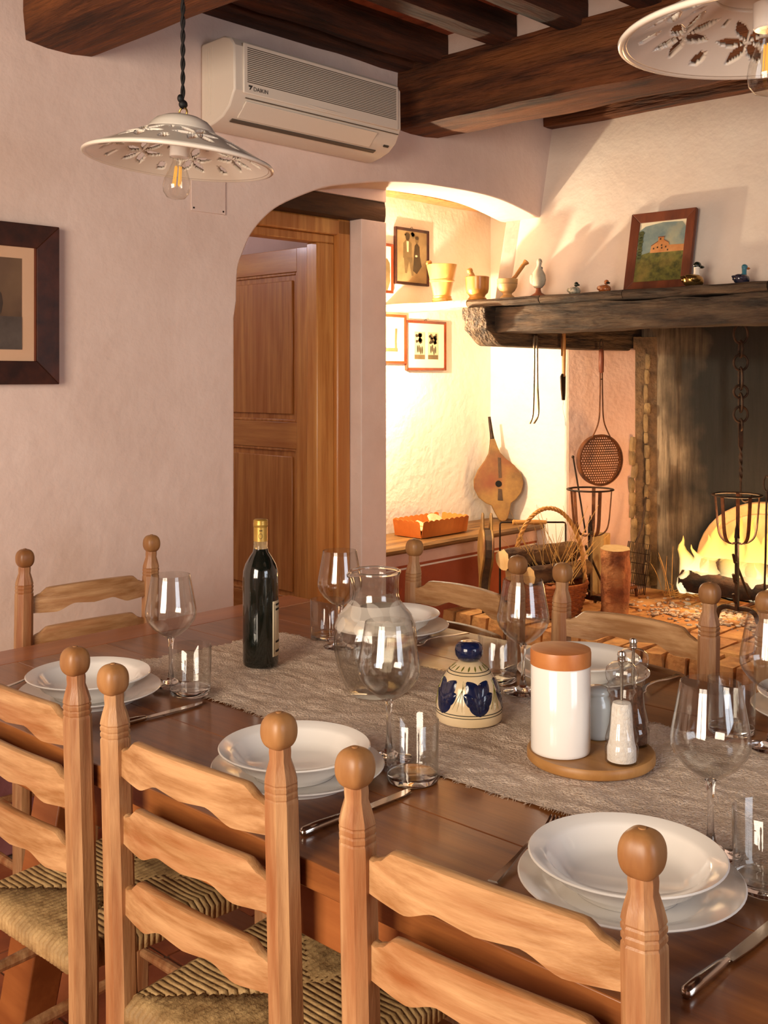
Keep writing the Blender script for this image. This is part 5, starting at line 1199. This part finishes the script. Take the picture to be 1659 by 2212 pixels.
for i, (x, y, z, r, a, L, l) in enumerate(fl): make_log('burning_log', l, (x, y, z), r, a, L, M_char, M_ember, 'burning logs', i)
fire = thing('fire_flames', 'tall yellow-white flames of the burning wood fire', 'flames', (4.92, fy, ZH+.06))
def flame(x, y, h, r, m, seed, lx, ly):
    b = MB(); n, k = 12, 12; rs = []
    for i in range(k+1):
        f = i/k; rr = r*(sin(pi*min(1, (f*.86+.14)))**.9)*(1-f)**.35 if f < 1 else .0008; wob = noise.noise_vector(Vector((seed*3.3, f*3.2, 0)))
        cx_ = x + lx*f*f + .035*wob[0]*f; cy_ = y + ly*f*f + .05*wob[1]*f
        rs.append([(cx_ + rr*.8*cos(2*pi*j/n)*(1+.2*noise.noise(Vector((j, f*5, seed)))), cy_ + rr*sin(2*pi*j/n), f*h) for j in range(n)])
    return b.rings(rs).build('flame', m, fire, smooth=80)
for i in range(22):
    a = R.uniform(-.30, .30); flame(R.uniform(-.06,.10), a, R.uniform(.22,.44)*(1-abs(a)*1.2), R.uniform(.04,.10), M_flame, i, R.uniform(-.02,.06), R.uniform(-.06,.06))
for i in range(14): flame(R.uniform(-.10,.06), R.uniform(-.28,.34), R.uniform(.08,.18), R.uniform(.02,.04), M_flame, 40+i, 0, R.uniform(-.03,.03))
# ash and embers
ash = MB()
for i in range(420):
    x = R.gauss(4.74, .12); y = R.gauss(2.34, .20); s_ = R.uniform(.003,.013)
    if x < 4.45: continue
    ash.ball((x, y, ZH + s_*.3), s_*R.uniform(.8,1.6), s_*R.uniform(.8,1.4), s_*.6, 6, 4)
o = ash.build('wood_ash', M_ash, smooth=60); tag(o, 'pale flaky wood ash scattered on the hearth before the fire', 'ash', kind='stuff')
# ================================================================== FIREWOOD
p = on(1316, 1322, Z=ZH); ul = make_log('upright_log', 'thick sawn log standing upright on the hearth', (p.x - FW.x*.11, p.y - FW.y*.11, ZH+.003), (.03, -.10, .4), .066, .325, mat('log_bark_red', '#6d3a1e', '#9c5a30', scale=12, rough=.9, bump=2.0, bscale=26, c3='#c08a55', s3=7), M_logend, 'firewood', 5)
p = on(1287, 1300, Z=ZH); sp = thing('split_billet', 'split firewood billet standing behind the upright log', 'log', (p.x+.06, p.y+.01, ZH+.002), .3, 'firewood')
MB().prism([(-.05,-.03),(.04,-.04),(.05,.02),(.0,.05),(-.045,.03)], lambda a, b, h: (a, b, h), 0, .33).build('split_wood', mat('split_wood', '#8f6a3a', '#b89258', scale=8, stretch=(2,2,.6), rough=.9, bump=1.0), sp, smooth=0, bevel=.004)
# wicker basket
p = on(1186, 1325, Z=ZH); bk = thing('wicker_basket', 'round wicker basket with tall arched handle filled with firewood', 'basket', (p.x, p.y, ZH+.002), YAW - pi/2)
BH = .15; br_ = lambda z: .135 + .042*(z/BH)**.8
for j in range(15):
    z = .008 + (BH-.012)*j/14
    MB().tube([((br_(z) + .0045*(1 if (k+j) % 2 else -1))*cos(2*pi*k/36), (br_(z) + .0045*(1 if (k+j) % 2 else -1))*sin(2*pi*k/36), z) for k in range(36)], .0065, 6, closed=True).build('woven_band', M_wicker, bk)
for k in range(18): a = 2*pi*k/18; MB().tube([(br_(z)*cos(a), br_(z)*sin(a), z) for z in (0, BH*.5, BH)], .004, 5).build('stake', M_wicker, bk)
MB().lathe([(.132,0),(.132,.008),(.0006,.008)], 32).build('base', M_wicker, bk)
rr = br_(BH)
MB().tube([(rr*cos(2*pi*k/40), rr*sin(2*pi*k/40), BH) for k in range(40)], .0095, 8, closed=True).build('rim', M_wicker, bk)
for ph in (0, 2*pi/3, 4*pi/3):
    MB().tube([((rr-.008)*cos(a) + .006*cos(ph+a*22)*cos(a), .006*sin(ph+a*22), BH-.03 + (.375)*sin(a)**.85 + .006*cos(ph+a*22)*sin(a)) if sin(a) > 0 else ((rr-.008)*cos(a), 0, BH-.03) for a in [pi*i/60 for i in range(61)]], .006, 6).build('handle_cane', M_wickerh, bk)
bx2, by2 = p.x, p.y
along = Vector((RT.x, RT.y, 0))
def lay_log(label, off, fwd, z, r, L, tilt, yaw, seed):
    ax = Vector((cos(yaw)*along.x - sin(yaw)*along.y, sin(yaw)*along.x + cos(yaw)*along.y, tilt)).normalized()
    c = Vector((bx2, by2, 0)) + along*off + FW*fwd; q = ax.to_track_quat('Z', 'Y'); t = make_log('firewood_log', label, (c.x, c.y, z), q.to_euler(), r, L, M_log, M_logend, 'firewood', seed); return t
lay_log('thick mossy log lying on top across the wicker basket', -.235, -.14, .546, .047, .46, 0, .62, 11)
lay_log('thinner log in the wicker basket below the mossy one', -.115, -.150, .4735, .042, .37, 0, .62, 13)
lay_log('log at the back of the wicker basket under the top one', -.185, -.055, .4735, .042, .37, 0, .62, 17)
# wire log carrier handle with turned grip
lc = thing('log_carrier', 'wire log carrier with turned wooden grip standing behind the basket', 'log carrier', (p.x + FW.x*.21, p.y + FW.y*.21, ZH+.002), YAW - pi/2)
dl = (Vector(lc.location) - Vector((0,0,H))).dot(FW); xa = (1080-CX)/FPX*dl - (Vector(lc.location)-Vector((0,0,H))).dot(RT); xb_ = (1222-CX)/FPX*dl - (Vector(lc.location)-Vector((0,0,H))).dot(RT); zt = H - (1129-HY)/FPX*dl - ZH
MB().tube([(xa,0,.012),(xa,0,zt-.012),(xa+.003,0,zt-.003),(xa+.012,0,zt),(xb_-.012,0,zt),(xb_-.003,0,zt-.003),(xb_,0,zt-.012),(xb_,0,.012)], .0045, 8).build('wire_handle', M_iron, lc)
MB().tube([(xa+.06,0,zt),(xa+.065,0,zt),(xa+.12,0,zt),(xa+.175,0,zt),(xa+.225,0,zt),(xa+.23,0,zt)], [.006,.013,.011,.013,.010,.005], 12).build('wooden_grip', M_grip, lc)
for z in (.008, .22): MB().tube([(xa,-.02,z),(xb_,-.02,z),(xb_,.02,z),(xa,.02,z)], .004, 6, closed=True).build('wire_frame', M_iron, lc)
for x in (xa, xb_):
    for s in (-.02, .02): MB().tube([(x,s,.008),(x,s,.22)], .0035, 6).build('wire_post', M_iron, lc)
# dry twigs in the basket
tw = MB()
for i in range(36):
    a = R.uniform(-.10, .15); q = Vector((bx2, by2, ZH+.16)) + along*R.uniform(-.06,.12) + FW*R.uniform(-.12,-.04); v = along*R.uniform(-.22,.22) + Vector((0,0,R.uniform(.18,.36))); 
    pts = smoothpts([q, q + v*.5 + along*R.uniform(-.02,.02), q + v], 4); tw.tube(pts, [.0022*(1-.7*k/len(pts)) for k in range(len(pts))], 4)
    if i % 2: tw.tube([pts[4], pts[4] + along*R.uniform(-.06,.06) + Vector((0,0,.06))], [.0014,.0005], 4)
tag(tw.build('dry_twigs', M_straw), 'tangle of thin dry twigs sticking out of the wicker basket', 'twigs', kind='stuff')
# straw wisp by the fire
st = MB(); c0 = on(1445, 1292, Z=ZH)
for i in range(46):
    q = Vector((c0.x+.05, c0.y, ZH+.004)) + Vector((R.uniform(-.05,.05), R.uniform(-.05,.05), 0)); up = R.random() < .16
    v = Vector((R.uniform(-.06,.06), R.uniform(-.05,.08), R.uniform(.16,.28))) if up else Vector((R.uniform(-.10,.12), R.uniform(-.34,.02), R.uniform(.01,.08)))
    st.tube(smoothpts([q, q + v*.55 + Vector((0,0,.02)), q + v], 4), [.0018]*6 + [.0012]*2 + [.0006], 4)
tag(st.build('straw_kindling', M_straw), 'loose straw kindling fanned out on the hearth beside the fire', 'straw', kind='stuff')
# wire toasting grill in the corner
p = on(1362, 1282, Z=ZH); gg = thing('toasting_grill', 'black wire toasting grill with long handle leaning in the chimney corner', 'grill', (p.x-.01, p.y-.02, ZH+.004), YAW-pi/2)
M = Matrix.Rotation(-.10, 4, 'X') @ Matrix.Rotation(.16, 4, 'Y')
for yy in (-.016, .016):
    MB().tube([(-.055,yy,0),(.055,yy,0),(.055,yy,.26),(-.055,yy,.26)], .0028, 6, closed=True).tr(M).build('wire_frame', M_iron, gg)
    for k in range(1, 6): MB().tube([(-.055+.11*k/6,yy,0),(-.055+.11*k/6,yy,.26)], .0016, 5).tr(M).build('grill_wire', M_iron, gg)
    for k in range(1, 5): MB().tube([(-.055,yy,.26*k/5),(.055,yy,.26*k/5)], .0016, 5).tr(M).build('grill_wire', M_iron, gg)
    MB().tube([(-.02,yy,.26),(0,yy*.4,.34),(0,yy*.3,.50)], .003, 6).tr(M).build('handle_rod', M_iron, gg)
